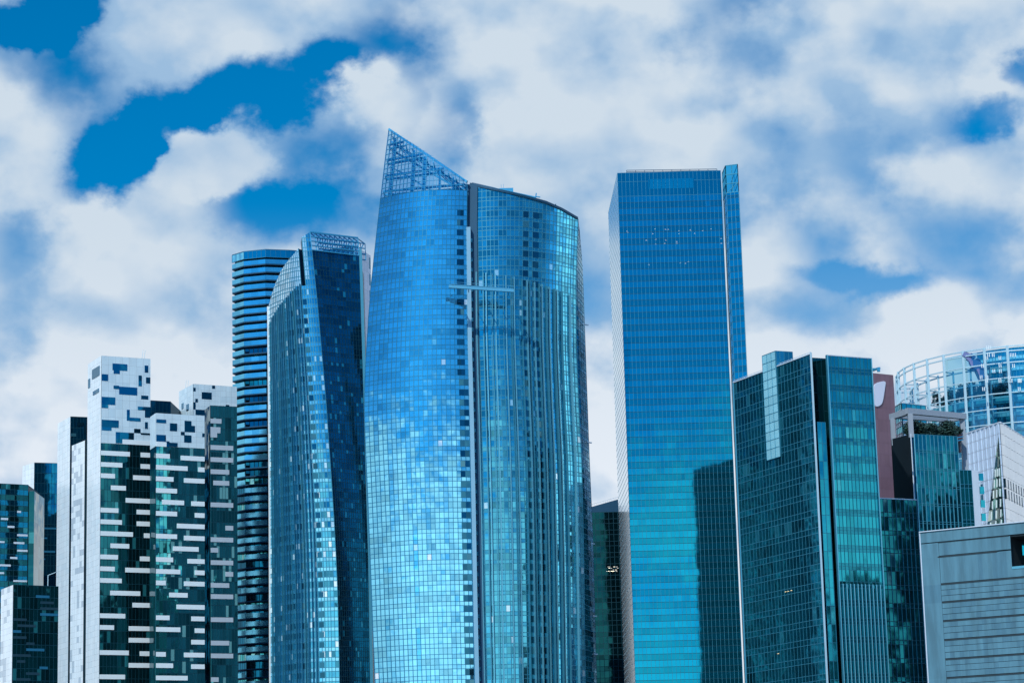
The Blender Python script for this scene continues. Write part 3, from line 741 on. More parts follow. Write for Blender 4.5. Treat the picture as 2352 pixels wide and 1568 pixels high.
# end face with slab edges
WE = bulge_wall(rr, re, .3, ztop=lambda t: zr1)
zsE = [z for z in zsR if z < zr1-1]+[zr1]
curtain(tK, WE, even(4), zsE, [(0,.4,1),(.4,1,0)], [M['tealq'], M['sailr_sp']], (.14,.03,M['mulld']), (.16,.05,M['mullr']), nseg=16, wall='end_wall')
for k, y in enumerate((745, 1015, 1247, 1413, 1500)):
    p = P(1341+(y-620)*.028, y, YR+28); mb = MB(); mb.bar(p+Vector((-4,-4,0)), p+Vector((.9,.2,-.2)), .5, .3); mb.build('outrigger', M['trim'], tK)
mb = MB(); a, b_ = P(1031,658,YK-11), P(1180,668,YK-11)
mb.bar(a, b_, 1.0, .9); mb.bar(a+Vector((.4,0,.75)), b_+Vector((-.3,0,.6)), .8, .12)
for t in (.08,.3,.5,.7,.92): mb.bar(lerp(a,b_,t), lerp(a,b_,t)+Vector((0,7,.2)), .25); mb.bar(lerp(a,b_,t)+Vector((0,0,.4)), lerp(a,b_,t)+Vector((0,0,1.5)), .08)
mb.bar(a+Vector((0,0,1.5)), b_+Vector((0,0,1.5)), .08)
tag(mb.build('facade_beam', plain('pale blue beam', (.05,.32,.52), .5)), 'long pale blue beam fixed across the pillar of the tallest tower', 'beam')
mb = MB(); a, b_ = P(1165,441,YR+8), P(1230,455,YR+8); c = P(1241,453,YR+8)
mb.bar(P(1110,428,YR+9), a, .9, .7); mb.bar(a, b_, .7, .8); mb.bar(b_, b_+Vector((.3,0,1.6)), .35); mb.bar(b_+Vector((0,0,.5)), c, .3); mb.box(P(1163,438,YR+9), 4.4, 2, 1.2)
for q in (-1.6, -.9): mb.bar(P(1163,437,YR+9)+Vector((q,0,.4)), P(1163,437,YR+9)+Vector((q,0,2)), .1)
tag(mb.build('roof_crane', M['steel']), 'folded roof crane arm jutting right over the sloping roof of the tallest tower', 'crane')
mb = MB(); a = P(1276,478,YR+12); mb.bar(a+Vector((0,0,-.8)), a+Vector((0,0,.8)), .6, .5); mb.bar(a+Vector((0,0,.8)), a+Vector((.1,0,1.3)), .3)
mb.build('vent_stub', M['mulld'], tK)

# ------------------------------------------------------------------ low dark block in the gap
tL = thing('office_block', 'low dark green glass block with sloping roof in the gap between the two tallest towers', 'building')
n = P(1335,1177,940); z = n.z; r = P(1450,1177,940); r.z = z; Wf = Wall(n, r)
body(tL, [n, r, r+Vector((0,60,0)), n+Vector((-2,60,0))], z)
curtain(tL, Wf, even(11), floors(40, z, 4.2), [(0,.4,0),(.4,1,1)], [glass('dim green glass', (.004,.055,.06), .6, .2, tilt=.004), glass('dim green spandrel', (.005,.07,.075), .8, .1, tilt=.004)], (.16,.2,M['mulld']), (.14,.05,M['mulld']))
a, b_ = P(1356,1164,948), P(1420,1146,948)
mb = MB(); mb.face([Vector((a.x,a.y,z-.5)), Vector((b_.x,b_.y,z-.5)), b_, a]); q = Vector((0,30,-1)); mb.face([a, b_, b_+q, a+q]); mb.build('sloping_roof', M['bodyb'], tL)
mb = MB(); up = Vector((0,0,1))
mb.bar(a+up*.9, b_+up*.9, .14)
for k in range(14): mb.bar(lerp(a,b_,k/13), lerp(a,b_,k/13)+up*.9, .1)
mb.build('railing', M['trim'], tL)
lm = MB()
rnd = random.Random(3)
for k in range(26):
    t, zz = Wf.tz(rnd.uniform(1393,1420), rnd.choice([1301,1304,1308,1311])); p = Wf.pos(t, zz)+Vector((0,-.06,0)); lm.box(p, .5, .04, .09)
lm.build('ceiling_lights', M['lamp'], tL)['kind'] = 'stuff'

# ------------------------------------------------------------------ tall blue slab tower
tM = thing('office_tower', 'tall flat blue glass slab tower with roof rail and narrow glass fin at right', 'tower')
n = P(1418,398,820); z = n.z; l = PZ(1397,490,z); r = PZ(1655,392,z)
body(tM, [l, n, r, r+(l-n)], z, M['bodyb'])
Wf, Wl = Wall(n, r), Wall(l, n)
hM = 29.6/F*820
zsM = floors(46, z-2*hM*.97, hM)
z1 = zsM[-1]
cM = even(26)
curtain(tM, Wf, cM, zsM, [(0,.48,1),(.48,1,0)], [M['blue'], M['blue_sp']], (.10,.10,M['mullr']), (.13,.05,M['mulld']))
curtain(tM, Wf, cM, [z1+.001, z1+(z-z1)*.62, z], [(0,1,0)], [M['blue_sp']], (.10,.10,M['mullr']), (.16,.08,M['mull']), wall='crown_wall')
t0, za = Wf.tz(1489,412); t1, zb = Wf.tz(1594,432); slab(tM, Wf, t0, t1, zb, za, .10, glass('blank sign glass', (.01,.40,.55), .8, .0, tilt=.001, rough=.15), 'sign_panel')
t0, za = Wf.tz(1620,458); t1, zb = Wf.tz(1630,476); slab(tM, Wf, t0, t1, zb, za, .03, M['blue'], 'window')
zsS = floors(46, z, hM*.5)
curtain(tM, Wl, even(10), zsS, [(0,1,0)], [M['sheen']], None, (.20,.03,M['mullb']), wall='side_curtain_wall', band='glass_band')
mb = MB()
p0, p1 = PZ(1440,396,z)+Vector((0,2,0)), PZ(1648,393,z)+Vector((0,2,0)); e = Vector((0,3,0))
for hgt in (.75, 1.25): mb.bar(p0+up*hgt, p1+up*hgt, .16); mb.bar(p0+e+up*hgt, p1+e+up*hgt, .16)
for k in range(11):
    q = lerp(p0, p1, k/10); mb.bar(q, q+up*1.25, .16); mb.bar(q+e, q+e+up*1.25, .14)
mb.bar(p0+up*.3, p1+up*.3, .2)
mb.build('roof_rail', M['bodyb'], tM)
# projecting fin
fn = P(1666,381,810.5); zf = fn.z; fr = PZ(1694,377.5,zf); fl = PZ(1658.8,398.5,zf)
polyf = [fl, fn, fr, fr+(fl-fn)+Vector((0,14,0))]
zg = zf-(66/F*820)
mb = MB(); mb.prism(inset(polyf, .3), 0, zg-.1); mb.build('fin_core', M['bodyb'], tM)
zsF = [q for q in zsM if q < zg-1]+[zg]
curtain(tM, Wall(fn, fr), even(3), zsF, [(0,.45,1),(.45,1,0)], [M['blue'], M['blue_sp']], (.14,.08,M['mullr']), (.13,.05,M['mulld']), wall='fin_curtain_wall')
curtain(tM, Wall(fl, fn), [0,1], zsF, [(0,1,0)], [M['sheen']], None, (.12,.05,M['mullr']), wall='fin_side_wall', band='glass_band')
fc = MB()
for a, b_ in ((fl,fn),(fn,fr),(fr,polyf[3])):
    for k in range(4):
        q0, q1 = Vector((a.x,a.y,lerp(zg,zf,k/3))), Vector((b_.x,b_.y,lerp(zg,zf,k/3))); fc.bar(q0, q1, .22)
    for t in (0,.5,1): q = lerp(a,b_,t); fc.bar((q.x,q.y,zg), (q.x,q.y,zf), .2)
    fc.bar((a.x,a.y,zg), (b_.x,b_.y,lerp(zg,zf,.33)), .15)
fc.build('fin_top_frame', M['mullr'], tM)
fg = MB()
for a, b_ in ((fl,fn),(fn,fr)): fg.face([(a.x,a.y+.12,zg), (b_.x,b_.y+.12,zg), (b_.x,b_.y+.12,zf), (a.x,a.y+.12,zf)])
fg.build('fin_top_glass', clear_glass('fin glass', (.10,.62,.80), .35), tM)
lm = MB(); rnd = random.Random(9)      # ceiling lights seen through the panes
for (x0, x1, y0) in ((1438,1440,531),(1496,1500,530),(1525,1530,531),(1553,1556,530),(1584,1590,529),(1612,1648,530),(1500,1502,554),(1520,1524,552),(1540,1550,552),(1482,1486,556),(1620,1655,552),(1570,1590,605),(1480,1560,608)):
    for k in range(2):
        t, zz = Wf.tz(rnd.uniform(x0, x1+6), y0+rnd.choice([-4,0,3,7])); p = Wf.pos(min(t,.98), zz)+Vector((0,-.05,0)); lm.box(p, .4, .04, .05)
lm.build('ceiling_lights', M['lamp'], tM)['kind'] = 'stuff'

# ------------------------------------------------------------------ dark teal corner office block
tN = thing('office_tower', 'dark teal glass office block with a sharp pale corner and cyan lift shaft', 'tower')
n = P(1861,813,695); z = n.z; l = PZ(1684.5,879,z)
q1 = PZ(1899,815.6,z); r = PZ(2000,823,z)
hN = 42.0/F*695
nb_ = n+Vector((1.0,5.5,0)); qb = q1+Vector((.3,5.0,0))
bk = Vector((10,34,0))
polyN = [l, n, nb_, qb, q1, r, r+Vector((2,26,0)), l+Vector((14,28,0))]
mb = MB(); mb.prism([l+Vector((.3,.3,0)), n+Vector((.05,.45,0)), nb_+Vector((.0,.3,0)), qb+Vector((0,.3,0)), q1+Vector((.3,.35,0)), r+Vector((-.2,.35,0)), r+Vector((2,26,0)), l+Vector((14,28,0))], 0, z-.4); mb.build('core_wall', M['body'], tN)
Wl, Wf = Wall(l, n), Wall(q1, r)
zsN = floors(40, z, hN)
curtain(tN, Wl, even(24), zsN, [(0,.32,1),(.32,1,0)], [M['teal'], M['teal_sp']], (.08,.08,M['mullr']), (.13,.06,M['mullr']))  # this side's darker reflection is put into the glass tint
curtain(tN, Wf, even(12), zsN, [(0,.18,1),(.18,.36,1),(.36,1,0)], [M['tealr'], M['tealr_sp']], (.10,.14,M['mullt']), (.09,.06,M['mullr']), wall='front_curtain_wall')
curtain(tN, Wall(nb_, qb), even(3), zsN, [(0,1,0)], [M['teal']], (.1,.08,M['mulld']), (.14,.06,M['mulld']), wall='recess_wall')
zi = P(1886,967,695).z; i0, i1 = RP(1877,968,n,q1), RP(1896,968,n,q1)
mb = MB(); mb.prism([i0+Vector((0,.9,0)), i1+Vector((0,.9,0)), i1+Vector((0,5,0)), i0+Vector((0,5,0))], 0, zi); mb.build('bay_core', M['body'], tN)
curtain(tN, Wall(i0+Vector((0,.5,0)), i1+Vector((0,.5,0))), even(2), [q for q in zsN if q < zi-1]+[zi], [(0,1,0)], [M['tealr']], (.12,.1,M['mullr']), (.12,.08,M['mullr']), wall='bay_curtain_wall')
fb = MB(); fb.box(Vector((n.x+.15, n.y-.2, z/2)), .55, .8, z+.8, R(-10)); fb.build('corner_edge', plain('corner metal', (.30,.48,.58), .4), tN)
fb = MB(); fb.box(Vector((l.x, l.y-.1, z/2)), .5, .6, z, R(-30)); fb.build('corner_edge', M['mullr'], tN)
fb = MB(); fb.box(Vector((q1.x-.1, q1.y-.2, z/2)), .45, .6, z, R(20)); fb.build('corner_edge', M['mullr'], tN)
for i in range(0, 13, 2 if False else 1):
    t = i/12; p = Wf.pos(t, 0); nn = Wf.n(t, 10); fb = MB(); zfz = P(1950,1337,695).z
    fb.bar((p.x+nn.x*.35, p.y+nn.y*.35, 30), (p.x+nn.x*.35, p.y+nn.y*.35, z if i in (0,12) else zfz), .26, .3); fb.build('fin', M['fin'], tN)
pf = MB(); pn = Wl.n(.5,50)
pf.bar(l+pn*.1+up*.05, n+pn*.1+up*.05, .35, .25); pf.bar(q1+up*.05, r+up*.05, .3, .25)
pf.build('roof_edge', M['trim'], tN)
rb = MB(); rb.prism([p+Vector((0,.4,0)) for p in polyN], z-.38, z-.1); rb.build('roof', M['roof'], tN)
tt = MB()
for k in range(22):
    q = lerp(l, n, k/21); tt.bar(q+Vector((.2,1,0)), q+Vector((.2,1,.8)), .09)
tt.bar(l+Vector((.2,1,.8)), n+Vector((.2,1,.8)), .1); tt.build('railing', M['trim'], tN)
# lift shaft
ts, _ = Wl.tz(1755,860); te, _ = Wl.tz(1786,860)
s0, s1 = Wl.pos(ts,0)+pn*.35, Wl.pos(te,0)+pn*.35
zs1 = RP(1783,805,s0,s1).z; zs0 = RP(1775,1053,s0,s1).z
ns = (s1-s0).normalized(); s2 = PZ(1820,808,zs1); s2.z = 0
mb = MB(); mb.prism(inset([s0, s1, s2, s2+(s0-s1)], .15), zs0, zs1-.05); sh = mb.build('lift_shaft', M['bodyb'], tN)
zz = floors(zs0, zs1, hN/2)
curtain(sh, Wall(s0, s1), even(3), [zs0]+zz[1:], [(0,1,0)], [M['cyan']], (.14,.08,M['mullr']), (.14,.08,M['mullr']), wall='shaft_glass', band='shaft_pane')
curtain(sh, Wall(s1, s2), even(4), [zs1-6.5, zs1-3.2, zs1], [(0,1,0)], [M['sailr']], (.14,.08,M['mullr']), (.14,.08,M['mullr']), wall='shaft_glass', band='shaft_pane')
lm = MB(); rnd = random.Random(4)
for (px_, py_) in ((1811,1357),(1818,1355),(1805,1358),(1900,1400),(1925,1395),(1788,1500)):
    t, zz_ = Wl.tz(px_, py_); 
    if 0 < t < 1: p = Wl.pos(t, zz_)+pn*.06; lm.box(p, .7, .1, .08, R(-60))
lm.build('ceiling_lights', glow('warm lamp', (1,.8,.4), 1.2), tN)['kind'] = 'stuff'
# window-cleaning crane arm
mb = MB(); a = P(1998,848,712); b_ = P(2021,847,710)
mb.bar(a+Vector((0,0,-.2)), a+Vector((1.3,0,-.1)), .7, .8); mb.bar(a+Vector((.5,0,-.3)), b_+Vector((0,0,.25)), .6, .55); mb.box(b_+Vector((-.4,0,-.25)), .8, .8, 1.1)
tag(mb.build('maintenance_crane', M['steel']), 'stubby blue maintenance crane head poking out beside the mauve building', 'crane')

# ------------------------------------------------------------------ mauve building
tO = thing('office_block', 'mauve brown windowless block carrying a rounded white emblem, behind the dark teal block', 'building')
n = P(1960,852,850); z = n.z; r = PZ(2051.5,861,z); Wf = Wall(n, r)
body(tO, [n, r, r+Vector((0,25,0)), n+Vector((0,25,0))], z, M['brown']); panelwall(tO, Wf, 9, floors(20, z, 4.0), M['brown'], 'front_cladding', gap=.05)
pts = [(86,480),(90,466),(98,459),(115,450),(140,444),(160,441),(170,443),(175,450),(174,468),(168,510),(161,555),(155,590),(149,610),(140,624),(125,634),(108,639),(98,637),(93,625),(90,590),(87,530)]
w = [RP(*C5(*q), n, r) for q in pts]; nn = Wf.n(.5,50)
mb = MB(); mb.face([p+nn*.45 for p in w][::-1])
for k in range(len(w)): k2 = (k+1) % len(w); mb.face([w[k], w[k2], w[k2]+nn*.45, w[k]+nn*.45])
mb.build('emblem', M['sign'], tO)

# ------------------------------------------------------------------ small banded teal building
tP = thing('office_block', 'small teal building with white bands, seen through the stone roof frame', 'building')
n = P(2070,925,880); z = n.z; l = PZ(2050,937,z); r = PZ(2126,931,z)
body(tP, [l, n, r, r+Vector((0,20,0))], z); Wf = Wall(n, r)
for Wq in (Wf, Wall(l, n)):
    curtain(tP, Wq, even(5), floors(40, z, 4.0), [(0,.4,1),(.4,1,0)], [M['tealr'], M['trim']], (.12,.08,M['mulld']), (.14,.3,M['trim']))

# ------------------------------------------------------------------ terrace tower with stone frame
tQ = thing('office_tower', 'teal glass tower with a pale stone frame standing over its planted roof', 'tower')
YQ = 740
n = P(*C5(383,853), YQ); z = n.z; l = PZ(*C5(225,893), z); r = PZ(*C5(740,872), z)
Wf, Wl = Wall(n, r), Wall(l, n)
body(tQ, [l, n, r, r+(l-n)], z, M['body'])
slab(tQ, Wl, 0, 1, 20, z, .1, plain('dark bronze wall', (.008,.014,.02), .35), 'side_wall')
hQ = 38.6/F*YQ*1.08
zsQ = floors(36, z, hQ)
t0, _ = Wf.tz(*C5(405,900))
cq = [t0+(1-t0)*k/11 for k in range(12)]
curtain(tQ, Wf, cq, zsQ, [(0,.12,1),(.12,1,0)], [M['tealq'], M['teal_sp']], (.13,.25,M['fin']), (.14,.12,M['mullr']))
slab(tQ, Wf, 0, t0-.01, 20, z, .05, M['void'], 'recess_glass')
fb = MB(); p = Wf.pos(t0, 0); fb.bar((p.x,p.y-.3,20), (p.x,p.y-.3,z), .3); fb.build('corner_edge', M['fin'], tQ)
p = RP(*C5(360,860), n, r); fb = MB(); zb = RP(*C5(390,1372), n, r).z; fb.bar((p.x+.6,p.y-.5,zb), (p.x+.6,p.y-.5,z), .28); fb.build('corner_edge', M['trim'], tQ)
# lower wing to the left, side wing to the right
zl = RP(*C5(140,1360), n, r).z; a = RP(*C5(60,1355), n, r)+Vector((0,-.4,0)); c = Wf.pos(t0,0)+Vector((-.5,-.4,0))
mb = MB(); mb.prism([a+Vector((0,.3,0)), c+Vector((0,.3,0)), c+Vector((0,5,0)), a+Vector((0,22,0))], 0, zl-.05); mb.build('wing_core', M['body'], tQ)
curtain(tQ, Wall(a, c), even(11), floors(36, zl, hQ), [(0,.25,1),(.25,1,0)], [M['teal'], M['teal_sp']], (.12,.18,M['mullr']), (.18,.15,M['mulld']), wall='wing_curtain_wall')
fb = MB(); fb.bar(Vector((a.x,a.y,zl+.1)), Vector((c.x,c.y,zl+.1)), .5, .35); fb.build('wing_edge', M['trim'], tQ)
zr_ = RP(*C5(790,1137), n, r).z; a2 = Wf.pos(1.01,0); c2 = RP(*C5(822,1137), n, r)+Vector((1.2,0,0))
mb = MB(); mb.prism([a2+Vector((0,.4,0)), c2+Vector((0,.4,0)), c2+Vector((0,18,0)), a2+Vector((0,18,0))], 0, zr_-.05); mb.build('wing_core', M['body'], tQ)
curtain(tQ, Wall(a2, c2), even(3), floors(36, zr_, hQ), [(0,.2,1),(.2,1,0)], [M['tealr'], M['tealr_sp']], (.14,.12,M['mullr']), (.14,.1,M['mullr']), wall='wing_curtain_wall')
p0 = c2; fb = MB(); fb.prism([p0+Vector((0,-.2,0)), p0+Vector((2.0,.2,0)), p0+Vector((2.0,6,0)), p0+Vector((0,6,0))], 0, zr_); fb.build('corner_pier', M['trim'], tQ)
for k in range(9):
    fq = MB(); zz = zr_-2-k*4; fq.bar(p0+Vector((2.2,.3,zz-p0.z)), p0+Vector((3.5,.8,zz-p0.z)), .35, 2.2)
    fq.build('pier_glazing', M['tealr'], tQ)
# stone frame
zp = P(*C5(345,645), YQ).z; A_ = P(*C5(347,646), YQ-.5); B_ = PZ(*C5(806,690), A_.z); Cl = PZ(*C5(205,690), A_.z)
B_.z = A_.z; dl = (Cl-A_); w_ = 2.2
fz = MB()
fz.bar(A_+Vector((0,1,-.85)), B_+Vector((0,1,-.85)), 1.5, 1.7)
fz.bar(Vector((A_.x+1.0, A_.y+1.0, z-1)), Vector((A_.x+1.0, A_.y+1.0, A_.z-1.7)), 1.4, 1.4)
fz.bar(Vector((B_.x-.9, B_.y+1.0, zr_)), Vector((B_.x-.9, B_.y+1.0, A_.z-.02)), 1.4, 1.4)
far = dl*1.0
fz.bar(A_+Vector((1.0,2.1,-.85)), A_+Vector((1.0,2.1,-.85))+far, 1.5, 1.7)
fz.bar(A_+far+Vector((2.2,0,-.9)), B_+far*.62+Vector((-2,0,-.9)), 1.3, 1.5)
fz.bar(B_+Vector((-1,2.1,-.85)), B_+far*.62+Vector((-1,0,-.85)), 1.3, 1.6)
pp = A_+far; fz.bar(Vector((pp.x+1, pp.y, z-2)), Vector((pp.x+1, pp.y, A_.z-1.7)), 1.3, 1.3)
fz.build('stone_frame', M['frame'], tQ)
mb = MB(); p = RP(*C5(750,845), n, r)+Vector((0,2,0)); mb.box(p+Vector((0,0,-1)), 2.6, 2, 1.6, R(15)); mb.box(p+Vector((.2,0,-3.6)), 1.2, 1.4, 4); mb.build('roof_plant', M['maroon'], tQ)
mb = MB()
for k in range(2): mb.bar(RP(*C5(740,882+k*24), n, r), RP(*C5(790,872+k*24), n, r), .3)
mb.build('railing', M['steel'], tQ)
xs = [425, 455, 500, 540, 590, 640, 690, 725]
for k, x in enumerate(xs):
    c = RP(*C5(x, 815 if k % 3 else 800), n, r)+Vector((0, 4+(k % 2)*3, 0))
    tr_ = thing('roof_tree', 'bushy dark tree in the row planted on the roof under the stone frame', 'tree', 'trees on the framed roof')
    foliage('crown', c, 3.2, 2.6, 2.1 if k % 2 else 2.6, 1500, .30, M['leaf'], tr_)
    mb = MB(); mb.bar(Vector((c.x,c.y,z)), Vector((c.x+.2,c.y,c.z)), .35); mb.build('trunk', M['bark'], tr_)

# ------------------------------------------------------------------ round building in a steel cage
tR = thing('caged_building', 'large rounded teal building wrapped in an open pale steel cage, right edge behind', 'building')
YS = 980
cage = [(2067,842,40),(2089,834,33),(2110,828,27),(2139,820,19),(2164,809,12),(2205,801,5),(2248,793,0),(2291,788,-3),(2335,784,-5),(2380,781,-6),(2430,779,-6)]
zt_ = P(2248,793,YS).z
pts = []
for (x, y, d) in cage:
    p = PZ(x, y, zt_); pts.append(p)
# keep the plan a smooth arc
ctr = Vector((P(2330,900,YS).x+17, YS+55, 0))
pts = []
for i in range(12):
    ang = R(-188+i*9.8); rad = 55
    pts.append(Vector((ctr.x+rad*math.cos(ang)*.98, ctr.y+rad*math.sin(ang), 0)))
zL = [zt_, zt_-1.9, zt_-6.5]+[zt_-6.5-6.0*k for k in range(1, 9)]
for k, zz in enumerate(zL):
    rails = MB()
    for a, b_ in zip(pts, pts[1:]):
        rails.bar((a.x,a.y,zz), (b_.x,b_.y,zz), .45 if k < 3 else .38)
    rails.build('cage_rail', M['palesteel'], tR)
inn_ = [ctr+(p-ctr)*.9 for p in pts]
for k, zz in enumerate(zL[2:7]):
    rails = MB()
    for a, b_ in zip(inn_, inn_[1:]): rails.bar((a.x,a.y,zz-.6), (b_.x,b_.y,zz-.6), .5)
    for a, b_ in zip(pts, inn_): rails.bar((a.x,a.y,zz-.3), (b_.x,b_.y,zz-.3), .4)
    rails.build('cage_rail', M['palesteel'], tR)
for a in pts:
    mb = MB(); mb.bar((a.x,a.y,20), (a.x,a.y,zt_+.3), .95); mb.build('cage_post', M['palesteel'], tR)
for a in inn_[:9]:
    mb = MB(); mb.bar((a.x,a.y,20), (a.x,a.y,zt_-6), .7); mb.build('cage_post', M['palesteel'], tR)
def ring(k, i0, i1): return [ctr+(p-ctr)*k for p in pts[i0:i1]]
def ringwall(par, k, i0, i1, z0, z1, h, mats, nm='curtain_wall'):
    rg = ring(k, i0, i1)
    def pos(t, zz):
        f_ = max(0, min(.9999, t))*(len(rg)-1); i = int(f_); p = lerp(rg[i], rg[i+1], f_-i); return Vector((p.x, p.y, zz))
    return curtain(par, Wall(pos=pos), even((len(rg)-1)*4), floors(z0, z1, h), [(0,.35,1),(.35,1,0)], mats, (.2,.1,M['mullr']), (.25,.15,M['mullr']), wall=nm)
zter = P(2200,905,YS+8).z
rg = ring(.80, 2, 12); mb = MB(); mb.prism(ring(.785,2,12)+[ctr+Vector((60,30,0)), ctr+Vector((-30,40,0))], 0, zter-.6); mb.build('core_wall', M['body'], tR)
ringwall(tR, .80, 2, 12, 40, zter-3, 5.2, [M['tealr'], M['cyan']])
mb = MB(); mb.prism(ring(.83,2,12)+[ctr+Vector((58,30,0)), ctr+Vector((-30,40,0))], zter-3, zter-.1); mb.build('terrace_slab', M['mullb'], tR)
zup = P(2300,800,YS+25).z
mb = MB(); mb.prism(ring(.58,5,12)+[ctr+Vector((45,30,0)), ctr+Vector((5,40,0))], zter-.1, zup); mb.build('upper_core', M['body'], tR)
ringwall(tR, .60, 5, 12, zter, zup, 4.6, [M['tealr'], M['cyan']], 'upper_curtain_wall')
ribs = MB()
rp = [C5(790,222), C5(830,245), C5(870,275), C5(910,345), C5(945,420)]
rp = [P(x, y, YS+12) for x, y in rp]
for i, (a, b_) in enumerate(zip(rp, rp[1:])): ribs.bar(a, b_, 1.0+i*.6, 2.2+i*1.0)
ribs.build('canopy_rib', plain('violet blue panel', (.16,.20,.42), .5), tR)
mb = MB(); a, b_, c = P(*C5(845,337),YS+14), P(*C5(905,322),YS+14), P(*C5(925,355),YS+14)
q = Vector((0,4,0)); mb.face([a, c, b_]); mb.face([a+q, b_+q, c+q]); mb.face([a, b_, b_+q, a+q]); mb.face([c, a, a+q, c+q]); mb.build('canopy_blade', plain('violet blade', (.18,.22,.48), .5), tR)
gl_ = MB(); rgp = ring(.985, 5, 12)
for a, b_ in zip(rgp, rgp[1:]): gl_.face([(a.x,a.y,20), (b_.x,b_.y,20), (b_.x,b_.y,zt_-1), (a.x,a.y,zt_-1)])
gl_.build('outer_glass', M['clear2'], tR)
rnd = random.Random(21)
for k in range(26):
    x = 2250+rnd.random()*98; y = rnd.choice([798,815,822,840,852,866,874,893]); p = P(x, y, YS+1+rnd.random()*2)
    lb = MB(); 
    for q in (-.35, .35): lb.box(p+Vector((q,0,0)), .28, .3, 1.5)
    lb.build('pendant_lamp', M['bright'], tR)
for k, x in enumerate([575,610,650,690,712,745,775,810,835,862,890,920,960,1000,1050,1100]):
    px, py = C5(x, 480); p = ctr+(lerp(pts[min(3+k//3,10)], pts[min(4+k//3,11)], (k % 3)/3)-ctr)*.78
    p = P(px, 890, p.y); hh = 4.5 if k % 3 else 6.5
    tr_ = thing('terrace_tree', 'small blue-green tree on the curved terrace inside the steel cage', 'tree', 'trees on the caged terrace')
    foliage('crown', Vector((p.x, p.y, zter+hh*.55)), 2.1, 2.0, hh*.55, 380, .38, M['leaf2'], tr_)
    mb = MB(); mb.bar((p.x,p.y,zter-.1), (p.x,p.y,zter+hh*.6), .25); mb.build('trunk', M['bark'], tr_)

# ------------------------------------------------------------------ white folded building
tS = thing('folded_building', 'white faceted building with slit windows and a green glass triangle at its pointed corner', 'building')
n = P(*C5(1075,766), 800); z = n.z; l = PZ(*C5(800,858), z); r = PZ(*C5(1266,886), z); r = r+(r-n)*.4
Wl, Wr = Wall(l, n), Wall(n, r)
mb = MB(); mb.prism([l, n+Vector((0,.4,0)), r, r+Vector((-5,30,0)), l+Vector((5,25,0))], 0, z-.3); mb.build('core_wall', plain('white wall', (.6,.66,.72), .5), tS)
hS = 85/1.96/1.7415/F*800
zsS = floors(40, z, hS)
for nm, Wq, nn_, mt in (('left_cladding', Wl, 8, plain('shaded white panel', (.62,.76,.90), .35)), ('right_cladding', Wr, 13, plain('sunlit white panel', (.95,.95,.93), .35, .7))):  # left shade and right sunlight are put into the panel colours
    mb = MB()
    for j in range(len(zsS)-1):
        for i in range(nn_):
            o_ = .5*(j % 2)/nn_*.5
            a0, a1 = (i+.04)/nn_, (i+.96)/nn_
            z0_, z1_ = zsS[j]+.06, zsS[j+1]-.06; nrm_ = Wq.n(.5,50)
            A0, A1 = Wq.pos(a0,z0_)+nrm_*.06, Wq.pos(a1,z0_)+nrm_*.55
            mb.quad(A0, A1, A1+Vector((0,0,z1_-z0_)), A0+Vector((0,0,z1_-z0_)))
            E = Wq.pos(a1,z0_)+nrm_*.02; mb.quad(A1, E, E+Vector((0,0,z1_-z0_)), A1+Vector((0,0,z1_-z0_)))
    mb.build(nm, mt, tS)
def slitz(y): return RP(*C5(1075,y), l, n).z
for (y0, y1) in ((1208,1280),(1292,1370)):
    for i in range(3): 
        t, _ = Wl.tz(*C5(875+i*30,y0)); slab(tS, Wl, t, t+.045, slitz(y1), slitz(y0), .62, M['void'], 'window')
    for i in range(13): slab(tS, Wr, (i+.1)/13, (i+.3)/13, slitz(y1), slitz(y0), .62, M['void'], 'window')
gm = MB(); nl = Wl.n(.5,50)*.75
zt0 = slitz(870); zb0 = slitz(1600)
for j in range(9):
    f0_, f1_ = j/9, (j+1)/9
    za, zb_ = lerp(zt0, zb0, f0_), lerp(zt0, zb0, f1_); wA, wB = .50*f0_, .50*f1_
    for i in range(4):
        p = [Wl.pos(1-wA*(i+1)/4, za), Wl.pos(1-wB*(i+1)/4, zb_), Wl.pos(1-wB*i/4, zb_), Wl.pos(1-wA*i/4, za)]
        gm.quad(*[q+nl for q in p], [(i+7,j),(i+7,j+.9),(i+7.9,j+.9),(i+7.9,j)])
gm.build('green_glass', M['green'], tS)
gm = MB(); 
for j in range(3, 9):
    za, zb_ = lerp(zt0, zb0, j/9)-.5, lerp(zt0, zb0, (j+1)/9)+.3
    for i in range(3): 
        t = 1-.5*(j/9)*(i+.4)/3; gm.bar(Wl.pos(t, za)+nl*1.15, Wl.pos(t-.015, zb_)+nl*1.15, .45, .12)
gm.build('glass_fins', M['bright'], tS)
gm = MB(); gm.bar(n+Vector((0,-.4,.1))+Vector((0,0,0)), l+Vector((0,-.4,.1)), .7, .4); gm.bar(n+Vector((0,-.4,.1)), r+Vector((0,-.4,.1)), .7, .4); gm.build('roof_edge', M['trim'], tS)

